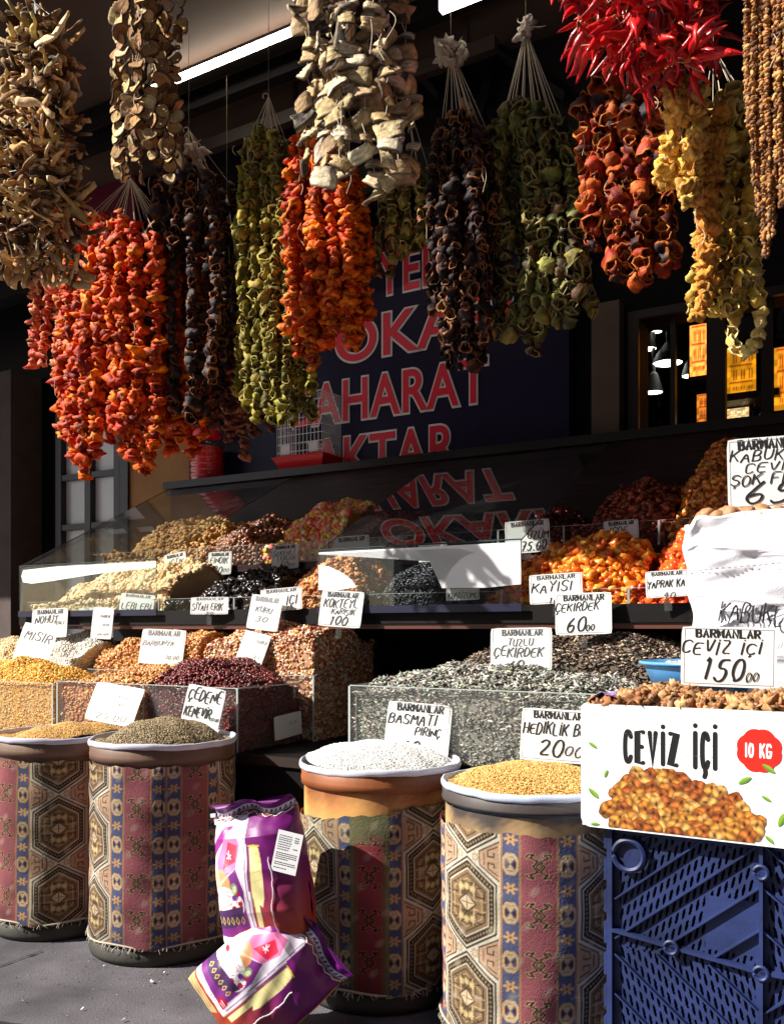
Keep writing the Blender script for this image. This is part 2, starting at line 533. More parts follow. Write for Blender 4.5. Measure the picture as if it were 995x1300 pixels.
# ------------------------------------------------------------------ ground
def ground():
    m = bpy.data.materials.new('asphalt')
    m.use_nodes = True
    n, l = m.node_tree.nodes, m.node_tree.links
    b = n['Principled BSDF']
    b.inputs['Roughness'].default_value = 0.85
    tc = n.new('ShaderNodeTexCoord')
    n1 = n.new('ShaderNodeTexNoise'); n1.inputs['Scale'].default_value = 260; n1.inputs['Detail'].default_value = 3
    n2 = n.new('ShaderNodeTexNoise'); n2.inputs['Scale'].default_value = 3.6; n2.inputs['Detail'].default_value = 8
    l.new(tc.outputs['Object'], n1.inputs['Vector']); l.new(tc.outputs['Object'], n2.inputs['Vector'])
    r1 = n.new('ShaderNodeValToRGB')
    r1.color_ramp.elements[0].position = 0.3; r1.color_ramp.elements[0].color = (0.04, 0.036, 0.043, 1)
    r1.color_ramp.elements[1].position = 0.75; r1.color_ramp.elements[1].color = (0.18, 0.165, 0.185, 1)
    l.new(n1.outputs['Fac'], r1.inputs[0])
    mr = n.new('ShaderNodeMapRange'); mr.inputs[1].default_value = 0.3; mr.inputs[2].default_value = 0.7; mr.inputs[3].default_value = 0.5; mr.inputs[4].default_value = 1.45
    l.new(n2.outputs['Fac'], mr.inputs[0])
    mx = n.new('ShaderNodeVectorMath'); mx.operation = 'SCALE'
    l.new(r1.outputs[0], mx.inputs[0]); l.new(mr.outputs[0], mx.inputs['Scale'])
    l.new(mx.outputs[0], b.inputs['Base Color'])
    bp = n.new('ShaderNodeBump'); bp.inputs['Strength'].default_value = 0.5; bp.inputs['Distance'].default_value = 0.004
    l.new(n1.outputs['Fac'], bp.inputs['Height']); l.new(bp.outputs[0], b.inputs['Normal'])
    g = MB()
    g.add([[-200, -200, 0], [200, -200, 0], [200, 200, 0], [-200, 200, 0]], [[0, 1, 2, 3]])
    o = g.build('pavement', m)
    tag(o, 'dark grey asphalt pavement in front of the stall', 'pavement', kind='structure')
    # joints between the asphalt slabs, as thin dark tar strips laid on it
    def gp(px, py):
        Y = EYE * FPX / (py - HY)
        return np.array([(px - CX) / FPX * Y, Y, 0.004])
    j = MB()
    for pts in ([(-60, 1246), (0, 1228), (55, 1208)], [(-40, 1296), (90, 1310), (220, 1330)]):
        P = np.array([gp(*p) for p in pts])
        t = np.linspace(0, 1, 24)
        Q = np.stack([np.interp(t, np.linspace(0, 1, len(P)), P[:, k]) for k in range(3)], -1)
        Q[:, 1] += RNG.normal(0, 0.004, 24)
        d = np.array([0, 0.006, 0])
        ww = (0.5 + RNG.random(24))[:, None]
        j.grid(np.stack([Q - d * ww, Q + d * ww], 0), (0.012, 0.012, 0.014))
    tag(j.build('pavement_joint', mat('tar', None, 0.9)), 'thin dark joints across the asphalt pavement', 'pavement joint', kind='structure')
    lit = MB()
    for px, py, s in ((193, 1249, 9), (103, 1284, 8), (155, 1298, 8), (131, 1229, 5), (30, 1273, 6), (208, 1238, 6)):
        P = gp(px, py)
        a = RNG.uniform(0, 6)
        t = np.linspace(-1, 1, 5)
        s *= 0.0009
        Q = np.stack([P[0] + s * t * math.cos(a), P[1] + s * t * math.sin(a) + s * 0.4 * t * t, 0.006 + 0.003 * t * t], -1)
        d = np.array([-math.sin(a), math.cos(a), 0.2]) * s * 0.35
        lit.grid(np.stack([Q - d, Q + d, Q + d + [0, 0, 0.001]], 0), (0.75, 0.73, 0.7))
    sp = MB()
    k = 420
    cxy = np.array([gp(*q)[:2] for q in ((120, 1225), (230, 1240), (60, 1215), (300, 1235), (180, 1260))])
    T = np.column_stack([cxy[RNG.integers(0, 5, k)] + RNG.normal(0, .13, (k, 2)), np.full(k, .003)])
    sp.scatter(octa(), T, axis_frames(np.tile([0, 0, 1.0], (k, 1)) + RNG.normal(0, .1, (k, 3)), RNG.uniform(0, 6, k)), .0026 * np.array([[1, .5, .5]]) * RNG.uniform(.6, 1.3, (k, 1)), palette(k, [(196, 160, 100), (140, 120, 90), (90, 80, 70), (60, 54, 50)], .2))
    tag(sp.build('spilled_grain', mat('spilled', None, .8)), 'few spilled grains on the pavement round the drums', 'grain', kind='stuff')
    tag(lit.build('paper_litter', mat('paper_scraps', None, 0.8), smooth=False), 'tiny white scraps lying on the asphalt', 'litter', kind='stuff')
ground()

# added far side of the street: keeps part of the sky from the stall, seen only mirrored in its panes
m = MB()
m.box((0, -9.5, 7), (46, .4, 14), np.eye(3))
for i in range(-9, 10):
    for k in range(4):
        m.box((i * 2.3, -9.28, 2.2 + k * 3.1), (1.2, .03, 1.7), np.eye(3))
tag(m.build('sky_block_facade', mat('added_far_facade', L3(96, 84, 76), .8, .1, 4, .2, 1)), 'unseen house fronts added across the street', 'houses', kind='structure')

# ------------------------------------------------------------------ materials used by the stall
M_black = mat('black_painted_board', L3(13, 9, 10), 0.6, 0.15, 90, 0.25, 7, spec=0.2)
M_wood_dark = mat('dark_wood_laminate', L3(52, 30, 32), 0.4, 0.12, 40, 0.5, 5, spec=0.25, stretch=(1.2, 1.2, 26))
M_ceiling = mat('awning_ceiling', L3(66, 50, 42), 0.7, 0.15, 30, 0.2, 3)
M_wall = mat('dark_facade', L3(14, 9, 10), 0.7, 0.1, 30, 0.3, 3, spec=0.2)
M_steel = mat('grey_steel', L3(120, 116, 112), 0.4, 0.1, 60, 0.15, 10, metal=0.8)
M_beam = mat('brown_steel', L3(44, 32, 28), 0.5, 0.1, 60, 0.2, 8)
M_glass = glass_mat('pane_glass', ior=1.55, gain=1.6, dirt=0.008)
M_acr = glass_mat('acrylic', tint=(0.975, 0.975, 0.97), ior=1.5, gain=1.2, rough=0.04, dirt=0.05)
M_acr2 = glass_mat('clear_acrylic', tint=(0.96, 0.97, 0.97), ior=1.45, gain=0.8, rough=0.02, dirt=0.0)
M_edge = mat('acrylic_edge', L3(176, 186, 182), 0.25)
M_white = mat('white_plastic', (0.78, 0.78, 0.8), 0.35)
M_cord = mat('white_cord', L3(215, 200, 180), 0.8, 0.2, 200)
M_ink = mat('black_ink', (0.012, 0.012, 0.014), 0.5)

# ------------------------------------------------------------------ the shop front behind the stall
VW = 4.36
def shop_front():
    t = thing('spice_shop', 'dark facade of the spice shop behind the stall', 'shop', W(-2, VW, 0))
    a0, a1 = U(812, VW), U(1075, VW)
    m = MB()
    m.ubox(-8, a0, VW, VW + 0.15, 0, 3.72)
    m.ubox(a0, a1, VW, VW + 0.15, 0, 1.99)
    m.ubox(a0, a1, VW, VW + 0.15, 2.54, 3.72)
    m.ubox(a1, 5, VW, VW + 0.15, 0, 3.72)
    m.build('wall', M_wall, t)
    # deep lowered soffit under the ceiling, in front of the sign
    s = MB(); s.ubox(-8, 5, 3.78, 3.9, 3.2, 3.66); s.build('soffit', M_wall, t)
    # pillar at the far left
    p = MB(); p.ubox(U(-90, 4.1), U(14, 4.1), 4.1, VW - 0.002, 0, Zp(10, 470, 4.1)); p.build('stone_pillar', mat('grey_stone', L3(78, 64, 60), 0.8, 0.3, 40, 0.2, 8), t)
    p = MB(); p.ubox(U(168, 4.33), U(243, 4.33), 4.31, VW - 0.002, 1.0, Zp(200, 430, 4.33)); p.build('ochre_wall', mat('ochre_plaster', L3(168, 122, 74), 0.8, 0.2, 30, 0.15, 5), t)
    # glazed door with white panes on the left
    d = MB()
    z0, z1 = 1.0, Zp(115, 520, 4.33)
    e0, e1 = U(78, 4.33), U(152, 4.33)
    for x in (80, 117, 154):
        d.ubox(U(x, 4.33) - 0.028, U(x, 4.33) + 0.028, 4.29, 4.34, z0, z1)
    d.ubox(U(154, 4.33) + 0.03, U(168, 4.33), 4.29, 4.34, z0, z1)
    for y in (540, 604, 668):
        zz = Zp(117, y, 4.33)
        d.ubox(e0 + 0.029, U(117, 4.33) - 0.029, 4.295, 4.335, zz - 0.02, zz + 0.02)
        d.ubox(U(117, 4.33) + 0.029, e1 - 0.02, 4.295, 4.335, zz - 0.02, zz + 0.02)
    door = d.build('glazed_door', mat('door_frame', L3(44, 36, 42), 0.4), t)
    q = MB(); q.ubox(e0, e1, 4.338, 4.352, z0, z1); q.build('pane', mat('frosted_pane', (0.75, 0.77, 0.8), 0.25, 0, 1, 0.1, 2), door)
    # wood post right of the sign
    p = MB(); p.ubox(U(752, 4.3), U(787, 4.3), 4.28, VW - 0.002, 1.6, Zp(770, 385, 4.3)); p.build('wood_post', mat('brown_post', L3(96, 76, 62), 0.5, 0.2, 20, 0.2, 6), t)
    # window frame round the opening, with its posts
    f = MB()
    f.ubox(a0 - 0.05, a0, VW - 0.03, VW - 0.003, 1.95, 2.58)
    f.ubox(a0, a1, VW - 0.03, VW - 0.003, 2.54, 2.58)
    f.ubox(a0, a1, VW - 0.06, VW - 0.003, 1.95, 1.99)
    for x, w_ in ((852, 0.022), (907, 0.085), (972, 0.05)):
        f.ubox(U(x, VW) - w_ / 2, U(x, VW) + w_ / 2, VW + 0.02, VW + 0.06, 1.99, 2.54)
    wf = f.build('window_frame', mat('window_paint', L3(40, 28, 24), 0.4), t)
    g = MB(); g.ubox(a0, a1, VW + 0.09, VW + 0.096, 1.99, 2.54); g.build('pane', M_glass, wf)
    # the room behind the window
    r = MB()
    r.ubox(a0 - 1.2, a1 + 1.5, 8.4, 8.5, 0, 3.7); r.ubox(a0 - 1.3, a0 - 1.2, VW + 0.16, 8.4, 0, 3.7)
    r.ubox(a1 + 1.5, a1 + 1.6, VW + 0.16, 8.4, 0, 3.7); r.ubox(a0 - 1.2, a1 + 1.5, VW + 0.16, 8.4, 3.6, 3.7)
    r.build('interior_wall', mat('interior_brown', L3(70, 44, 30), 0.7), t)
    # neighbour shop's magenta board high on the left
    b = MB(); b.ubox(U(70, 3.74), U(175, 3.74), 3.72, 3.76, Zp(120, 330, 3.74), Zp(120, 150, 3.74))
    mb = b.build('magenta_board', mat('magenta_paint', L3(104, 14, 44), 0.5), t)
    st = MB()
    for (x0, y0), (x1, y1), (x2, y2) in (((98, 178), (125, 186), (152, 206)), ((100, 272), (120, 271), (142, 279)), ((108, 160), (130, 164), (150, 170))):
        A = [np.array(P3(x, y, 3.71)) for x, y in ((x0, y0), (x1, y1), (x2, y2))]
        s_ = np.linspace(0, 1, 12)[:, None]
        Q = A[0] * (1 - s_) ** 2 + 2 * A[1] * s_ * (1 - s_) + A[2] * s_ ** 2
        st.tube(Q, 0.016, 6, (0.8, 0.72, 0.76))
    st.build('white_stripe', mat('white_stripe_paint', (0.8, 0.75, 0.76), 0.5), mb)
    b = MB(); b.ubox(U(-40, 4.05), U(9, 4.05), 4.03, 4.08, Zp(0, 365, 4.05), Zp(0, 190, 4.05)); b.build('pale_pink_board', mat('pale_pink', L3(236, 170, 220), 0.5), t)
    # small board with hooks on the wall
    b = MB(); b.ubox(U(585, 3.75), U(622, 3.75), 3.74, 3.77, Zp(603, 222, 3.75), Zp(603, 120, 3.75)); hb = b.build('hook_board', mat('cream_board', L3(150, 118, 90), 0.6, 0, 1, 0.15, 5), t)
    h = MB()
    for k in range(3):
        P = np.array(P3(594 + k * 9, 140, 3.735))
        s_ = np.linspace(0, math.pi * 1.2, 12)
        Q = np.vstack([P + ZV * 0.09, [P - N * 0.02 + R * (0.018 - 0.018 * math.cos(x)) - ZV * 0.018 * math.sin(x) for x in s_]])
        h.tube(Q, 0.004, 6, (0.03, 0.03, 0.03))
    h.build('hook', mat('hook_metal', (0.02, 0.02, 0.02), 0.4, metal=0.6), hb)
shop_front()

# ------------------------------------------------------------------ interior lamps and lit boards seen through the window
def interior():
    for k, (x, y, wpx, lab) in enumerate(((822, 443, 22, 'half hidden round lamp high behind the window frame, left end'),
                                         (847, 461, 38, 'largest round white lamp hanging inside the shop window'),
                                         (878, 477, 26, 'round lamp glowing beside the orange lit board'),
                                         (829, 498, 24, 'lowest round lamp glowing in the shop window'),
                                         (833, 421, 14, 'small slanting lamp topmost in the shop window'))):
        v = 6.2
        P = np.array(P3(x, y, v))
        r = wpx * depth(x, v) / FPX / 2
        t = thing('pendant_lamp', lab, 'pendant lamp', P, group='round lamps inside the shop')
        d = MB(); d.lathe([(0.001, 0), (r * 0.9, 0), (r * 0.97, 0.008), (0.001, 0.012)], P, 32); d.build('diffuser', mat('lamp_glow', (1, 0.95, 0.88), 0.5, emit=(1, 0.93, 0.82), estr=6), t)
        s = MB(); s.lathe([(r * 0.98, -0.004), (r * 1.04, 0.0), (r * 0.75, 0.06), (0.03, 0.12), (0.012, 0.14), (0.012, 3.6 - P[2])], P, 32); s.build('lamp_shade', M_black, t)
    for x0, x1, y0, y1, c1, c2, e, lab, v in ((875, 897, 412, 477, (255, 150, 60), (190, 30, 10), 1.7, 'glowing orange menu board with red marks, narrow', 5.0),
                                             (921, 959, 440, 502, (235, 150, 20), (150, 50, 14), .9, 'glowing yellow menu board with small grid', 5.0),
                                             (982, 1012, 440, 520, (240, 150, 30), (200, 24, 24), 1.0, 'lit yellow panel at the window end behind beads', 5.0),
                                             (884, 903, 500, 543, (230, 130, 40), (170, 40, 20), 0.9, 'small lit amber shelf case under the orange menu board', 5.1),
                                             (921, 950, 518, 541, (230, 180, 110), (255, 240, 200), 1.0, 'low lit counter case under the yellow menu board', 5.1)):
        u0, u1 = U(x0, v), U(x1, v)
        z0, z1 = Zp((x0 + x1) / 2, y1, v), Zp((x0 + x1) / 2, y0, v)
        t = thing('lit_menu_board', lab, 'lit board', W((u0 + u1) / 2, v, z0), group='lit boards inside the shop')
        b = MB()
        nx, nz = 24, 30
        G = np.array([[W(u0 + (u1 - u0) * i / (nx - 1), v, z0 + (z1 - z0) * j / (nz - 1)) for i in range(nx)] for j in range(nz)])
        ii, jj = np.meshgrid(np.arange(nx), np.arange(nz))
        C = np.broadcast_to(lin(c1), (nz, nx, 3)).copy()
        mk = ((ii % 6 < 3) & (jj % 10 < 6) & (ii % 2 == 0)) | (jj % 10 == 8)
        mk &= (jj > 3) & (ii > 2) & (ii < nx - 3)
        C[mk] = lin(c2)
        C *= (.35 + .65 * RNG.random((nz // 3 + 1, nx // 4 + 1)).repeat(3, 0).repeat(4, 1)[:nz, :nx])[..., None]
        b.grid(G, C)
        b.build('lit_face', mat('lit_board_%d' % int(e * 10), None, 0.5, estr=e), t)
        c = MB(); c.ubox(u0 - 0.01, u1 + 0.01, v + 0.004, v + 0.06, z0 - 0.01, z1 + 0.01); c.build('board_case', M_black, t)
    t = thing('interior_shelf', 'dark shelf below the yellow menu board', 'shelf', W(U(930, 5.05), 5.05, Zp(930, 512, 5.05)))
    s = MB(); s.ubox(U(916, 5.0), U(990, 5.0), 4.95, 5.2, Zp(930, 514, 5.05), Zp(930, 505, 5.05)); s.build('board', mat('shelf_brown', L3(70, 32, 18), 0.5), t)
interior()

# ------------------------------------------------------------------ the awning
ZC, VC0 = 3.66, 2.16
def awning():
    t = thing('awning', 'brown awning ceiling over the hanging strings', 'awning', W(-2, VC0, ZC))
    m = MB(); m.ubox(-8, 5, VC0, VW + 0.1, ZC, ZC + 0.06); m.build('ceiling_panel', M_ceiling, t)
    m = MB()
    m.ubox(-8, 5, 3.28, 3.34, ZC - 0.09, ZC - 0.002)
    m.build('ceiling_beam', M_black, t)
    m = MB()
    m.ubox(-3.6, -1.55, 3.46, 3.5, ZC - 0.19, ZC - 0.13)
    for u in (-3.5, -2.6, -1.7):
        m.ubox(u, u + 0.02, 3.47, 3.49, ZC - 0.13, ZC - 0.002)
    m.build('hanging_rail', M_beam, t)
    m = MB()
    m.ubox(-8, 5, VC0 - 0.03, VC0 - 0.002, ZC - 0.03, ZC + 0.08)
    m.build('front_strip', mat('pale_awning_edge', (0.75, 0.73, 0.7), 0.5), t)
    m = MB()
    for v in (1.95, 2.08):
        m.ubox(-8, 5, v - 0.012, v + 0.012, ZC + 0.075, ZC + 0.1)
    for u in (-4.0, -2.2, -0.4, 1.2):
        m.ubox(u, u + 0.025, 1.9, 2.5, ZC + 0.102, ZC + 0.13)
    m.build('front_rail', M_steel, t)
    m = MB()
    A, B = np.array(P3(88, 196, 3.62)), np.array(P3(165, 152, 3.4))
    m.tube([A, B], 0.03, 4)
    m.build('stay_bar', M_steel, t)
    m = MB()
    for (x0, y0), (x1, y1), r in (((545, 60), (680, 210), 0.03), ((640, 30), (600, 190), 0.035), ((560, 20), (720, 120), 0.03), ((470, 20), (560, 120), 0.03)):
        m.tube([P3(x0, y0, 3.75), P3(x1, y1, 3.7)], r, 4)
    m.build('roof_strut', M_black, t)
    # fluorescent tube
    u0, u1 = U(196, 3.12), U(400, 3.12)
    t = thing('fluorescent_lamp', 'long lit fluorescent tube under the awning ceiling', 'tube lamp', W((u0 + u1) / 2, 3.12, ZC))
    m = MB(); m.ubox(u0 - 0.6, u1 + 0.1, 3.13, 3.2, ZC - 0.06, ZC - 0.002); m.build('lamp_housing', M_black, t)
    m = MB(); m.tube([W(u0, 3.11, ZC - 0.055), W(u1, 3.11, ZC - 0.055)], 0.017, 12); m.build('lit_tube', mat('tube_glow', (1, 0.93, 0.82), 0.4, emit=(1, 0.88, 0.7), estr=9), t)
    # white lamp panel at the top; glowing panel added for the sky gap
    t = thing('ceiling_lamp', 'white lamp box under the awning at top edge', 'lamp', P3(598, 0, 3.0))
    m = MB(); m.ubox(U(557, 3.0), U(640, 3.0), 3.0, 3.03, Zp(598, -3, 3.0), Zp(598, -30, 3.0)); m.build('lamp_box', mat('lamp_box_white', (0.8, 0.78, 0.72), 0.4, emit=(1, 0.95, 0.85), estr=4), t)
    m = MB(); m.ubox(U(570, 3.0), U(570, 3.0) + 0.02, 3.01, 3.025, Zp(598, -30, 3.0) + .001, ZC); m.build('lamp_rod', M_steel, t)
    t = thing('sky_gap_panel', 'added glowing panel for the bright sky gap between the chillies and the bead strings', 'sky gap panel', P3(930, 70, 4.0))
    m = MB(); m.ubox(U(915, 4.0), U(944, 4.0), 4.0, 4.05, Zp(930, 127, 4.0), Zp(930, 5, 4.0)); m.build('lit_face', mat('sky_gap_glow', (1, 1, 1), 0.4, emit=(1, 1, 1), estr=1.6), t)  # emission stands in for open sky showing through the gap
    m = MB(); m.ubox(U(911, 4.0), U(947, 4.0), 4.052, 4.09, Zp(930, 131, 4.0), Zp(930, 0, 4.0)); m.build('gap_panel_back', M_black, t)
awning()

# ------------------------------------------------------------------ stroke lettering
GL = {
 'A': [[(0, 0), (.5, 1), (1, 0)], [(.18, .36), (.82, .36)]],
 'B': [[(0, 0), (0, 1), (.6, 1), (.9, .88), (.9, .65), (.6, .53), (0, .53)], [(.6, .53), (1, .4), (1, .12), (.7, 0), (0, 0)]],
 'C': [[(1, .82), (.75, 1), (.25, 1), (0, .75), (0, .25), (.25, 0), (.75, 0), (1, .18)]],
 'D': [[(0, 0), (0, 1), (.55, 1), (1, .7), (1, .3), (.55, 0), (0, 0)]],
 'E': [[(1, 1), (0, 1), (0, 0), (1, 0)], [(0, .52), (.8, .52)]],
 'F': [[(1, 1), (0, 1), (0, 0)], [(0, .52), (.8, .52)]],
 'G': [[(1, .82), (.75, 1), (.25, 1), (0, .75), (0, .25), (.25, 0), (.75, 0), (1, .2), (1, .46), (.6, .46)]],
 'H': [[(0, 0), (0, 1)], [(1, 0), (1, 1)], [(0, .52), (1, .52)]],
 'I': [[(.5, 0), (.5, 1)]],
 'K': [[(0, 0), (0, 1)], [(1, 1), (0, .42)], [(.3, .6), (1, 0)]],
 'L': [[(0, 1), (0, 0), (1, 0)]],
 'M': [[(0, 0), (.08, 1), (.5, .3), (.92, 1), (1, 0)]],
 'N': [[(0, 0), (0, 1), (1, 0), (1, 1)]],
 'O': [[(.3, 0), (0, .25), (0, .75), (.3, 1), (.7, 1), (1, .75), (1, .25), (.7, 0), (.3, 0)]],
 'P': [[(0, 0), (0, 1), (.65, 1), (1, .86), (1, .6), (.65, .46), (0, .46)]],
 'R': [[(0, 0), (0, 1), (.65, 1), (1, .86), (1, .62), (.65, .5), (0, .5)], [(.5, .5), (1, 0)]],
 'S': [[(1, .85), (.7, 1), (.25, 1), (0, .82), (.05, .62), (.9, .4), (1, .2), (.75, 0), (.25, 0), (0, .16)]],
 'T': [[(0, 1), (1, 1)], [(.5, 1), (.5, 0)]],
 'U': [[(0, 1), (0, .22), (.28, 0), (.72, 0), (1, .22), (1, 1)]],
 'V': [[(0, 1), (.5, 0), (1, 1)]],
 'W': [[(0, 1), (.25, 0), (.5, .8), (.75, 0), (1, 1)]],
 'X': [[(0, 0), (1, 1)], [(0, 1), (1, 0)]],
 'Y': [[(0, 1), (.5, .5), (1, 1)], [(.5, .5), (.4, 0)]],
 'Z': [[(0, 1), (1, 1), (0, 0), (1, 0)]],
 '0': [[(.3, 0), (0, .3), (.05, .75), (.4, 1), (.8, .95), (1, .6), (.9, .2), (.6, 0), (.3, 0)]],
 '1': [[(.25, .75), (.65, 1), (.4, 0)]],
 '2': [[(.05, .8), (.35, 1), (.8, .95), (.85, .65), (0, 0), (1, .02)]],
 '3': [[(.05, .95), (.6, 1), (.9, .8), (.4, .55), (.9, .35), (.75, .05), (.3, 0), (0, .12)]],
 '4': [[(.6, 1), (0, .35), (1, .35)], [(.75, .7), (.6, -.08)]],
 '5': [[(1, 1), (.3, 1), (.15, .58), (.7, .6), (.95, .35), (.7, .02), (.2, 0), (0, .1)]],
 '6': [[(.75, 1), (.2, .6), (0, .25), (.3, 0), (.75, .05), (.9, .35), (.6, .5), (.1, .35)]],
 '7': [[(0, 1), (1, 1), (.3, 0)], [(.25, .5), (.8, .5)]],
 '8': [[(.5, .52), (.1, .75), (.4, 1), (.85, .85), (.5, .52), (.05, .25), (.4, 0), (.85, .15), (.5, .52)]],
 '9': [[(.9, .7), (.5, .45), (.1, .7), (.45, 1), (.9, .8), (.75, .2), (.3, 0)]],
 '!': [[(.3, .86), (.6, 1), (.6, 0)]],
 '.': [[(.35, 0), (.55, .05)]], ',': [[(.5, .08), (.3, -.14)]], '-': [[(.1, .45), (.9, .45)]], ' ': [],
 't': [[(.2, .9), (.2, .1), (.6, 0), (.9, .3)], [(0, .75), (.55, .9)], [(0, .55), (.55, .7)]],
}
GW = {'!': .6, 'I': .25, '1': .7, '.': .35, ',': .35, ' ': .55, 'M': 1.15, 'W': 1.2}
BASE = {'Ç': 'C', 'Ş': 'S', 'Ğ': 'G', 'İ': 'I', 'Ü': 'U', 'Ö': 'O'}

def layout(text, asp=0.58, gap=0.24, slant=0.0, jit=0.0, rng=RNG):
    """polylines in a unit-height line of writing; returns (polylines, width)"""
    x, out = 0.0, []
    for ch in text:
        b = BASE.get(ch, ch)
        w_ = asp * GW.get(b, 1.0)
        sh = rng.normal(0, jit, 2)
        scl = 1 + rng.normal(0, jit)
        pl = [list(p) for p in GL.get(b, [])]
        if ch in 'ÇŞ':
            pl.append([(.5, -.04), (.6, -.14), (.4, -.26)])
        if ch == 'İ':
            pl.append([(.45, 1.2), (.58, 1.22)])
        if ch in 'ÜÖ':
            pl += [[(.25, 1.2), (.3, 1.22)], [(.7, 1.2), (.75, 1.22)]]
        if ch == 'Ğ':
            pl.append([(.25, 1.25), (.5, 1.15), (.75, 1.25)])
        for p in pl:
            q = np.array(p, float)
            if jit:
                q = q + rng.normal(0, jit * 0.45, q.shape)
            q = np.stack([x + q[:, 0] * w_, (q[:, 1] * scl + sh[1])], -1)
            q[:, 0] += slant * q[:, 1]
            out.append(q)
        x += w_ + gap
    return out, max(x - gap, 0.05)

def smooth_pl(q, n=3):
    if len(q) < 3:
        return q
    for _ in range(n):
        a = q[:-1] * .75 + q[1:] * .25
        b = q[:-1] * .25 + q[1:] * .75
        m = np.empty((2 * len(a), 2))
        m[0::2], m[1::2] = a, b
        q = np.vstack([q[:1], m, q[-1:]])
    return q

def pen(mb, lines, hw, to3, colr=(0.012, 0.012, 0.014), vary=0.0, round_=True, z0=0.0, rng=RNG):
    """flat pen strokes: each polyline becomes a ribbon with round ends; to3 maps (k,2) and a lift to 3D"""
    lift = z0
    for q in lines:
        lift += 6e-6
        k = len(q)
        d = np.gradient(q, axis=0)
        d /= np.linalg.norm(d, axis=1)[:, None] + 1e-12
        nrm = np.stack([-d[:, 1], d[:, 0]], -1)
        wv = hw * (1 + vary * (np.abs(nrm[:, 0:1]) * 0.9 - 0.45) + (rng.normal(0, vary * 0.12, (k, 1)) if vary else 0))
        # mitre
        if k > 2:
            seg = np.diff(q, axis=0)
            seg /= np.linalg.norm(seg, axis=1)[:, None] + 1e-12
            cosn = np.ones(k)
            cosn[1:-1] = np.clip(np.sqrt(np.clip((1 + (seg[:-1] * seg[1:]).sum(1)) / 2, 0, 1)), 0.45, 1)
            wm = wv / cosn[:, None]
        else:
            wm = wv
        Lp, Rp = q + nrm * wm, q - nrm * wm
        mb.grid(np.stack([to3(Rp, lift), to3(Lp, lift)], 0), colr)
        if round_:
            for e in (0, k - 1):
                th = np.arange(10) * 2 * math.pi / 10
                c = q[e] + hw * 0.98 * np.stack([np.cos(th), np.sin(th)], -1)
                lift += 3e-6
                mb.add(np.vstack([to3(q[e][None], lift), to3(c, lift)]), None, np.stack([np.zeros(10, int), 1 + np.arange(10), 1 + (np.arange(10) + 1) % 10], -1), colr)

# ------------------------------------------------------------------ shop sign: navy panel with red letters outlined in white
def shop_sign():
    v = 4.26
    u0, u1 = U(285, v), U(722, v)
    t = thing('shop_sign', 'navy shop sign with big red letters outlined in white', 'shop sign', W((u0 + u1) / 2, v, 1.98))
    m = MB(); m.ubox(u0, u1, v, v + 0.06, 1.96, 3.15); m.build('sign_panel', mat('navy_panel', L3(22, 13, 52), 0.5, 0, 1, 0.1, 4, spec=.25), t)
    rows = (('YEL', 477, 365, 560, 0.0), ('OKARI', 425, 443, 652, 0.0), ('BAHARAT', 372, 521, 621, 0.0), ('AKTAR', 396, 597, 583, 0.0))
    dg = bpy.context.evaluated_depsgraph_get()
    for txt, xl, yb, xr, _ in rows:
        ua, ub = U(xl, v), U(xr, v)
        zb = Zp(530, yb, v)
        hh = 0.236
        for lay, off, dep, mt, nm in ((0, 0.019, 0.004, mat('sign_white', (0.86, 0.82, 0.82), 0.4), 'letter_outline'), (1, 0.0, 0.009, mat('sign_red', L3(240, 42, 66), 0.35), 'letter_row')):
            cu = bpy.data.curves.new('tmp', 'FONT')
            cu.body = txt
            cu.size = 1.0
            cu.offset = 0.012 + off * 1.9
            cu.space_character = 1.06
            cu.extrude = 0.5
            ob = bpy.data.objects.new('tmp', cu)
            col.objects.link(ob)
            dg.update()
            me = bpy.data.meshes.new_from_object(ob.evaluated_get(bpy.context.evaluated_depsgraph_get()))
            co = np.empty(len(me.vertices) * 3)
            me.vertices.foreach_get('co', co)
            co = co.reshape(-1, 3)
            if lay == 0:
                bx = (co[:, 0].min(), co[:, 0].max(), 0.0, 0.729)
            sx = (ub - ua) / (bx[1] - bx[0])
            sz = hh / (bx[3] - bx[2])
            uu = ua + (co[:, 0] - bx[0]) * sx
            zz = zb + co[:, 1] * sz
            vv = v - 0.0005 - dep * (0.5 + co[:, 2])
            P = Wa(np.stack([uu, vv, zz], -1))
            me.vertices.foreach_set('co', P.astype(np.float32).ravel())
            me.update()
            me.materials.clear()
            me.materials.append(mt)
            bpy.data.objects.remove(ob)
            bpy.data.curves.remove(cu)
            o = bpy.data.objects.new(nm, me)
            col.objects.link(o)
            o.parent = t
            o.matrix_parent_inverse = t.matrix_basis.inverted()
shop_sign()

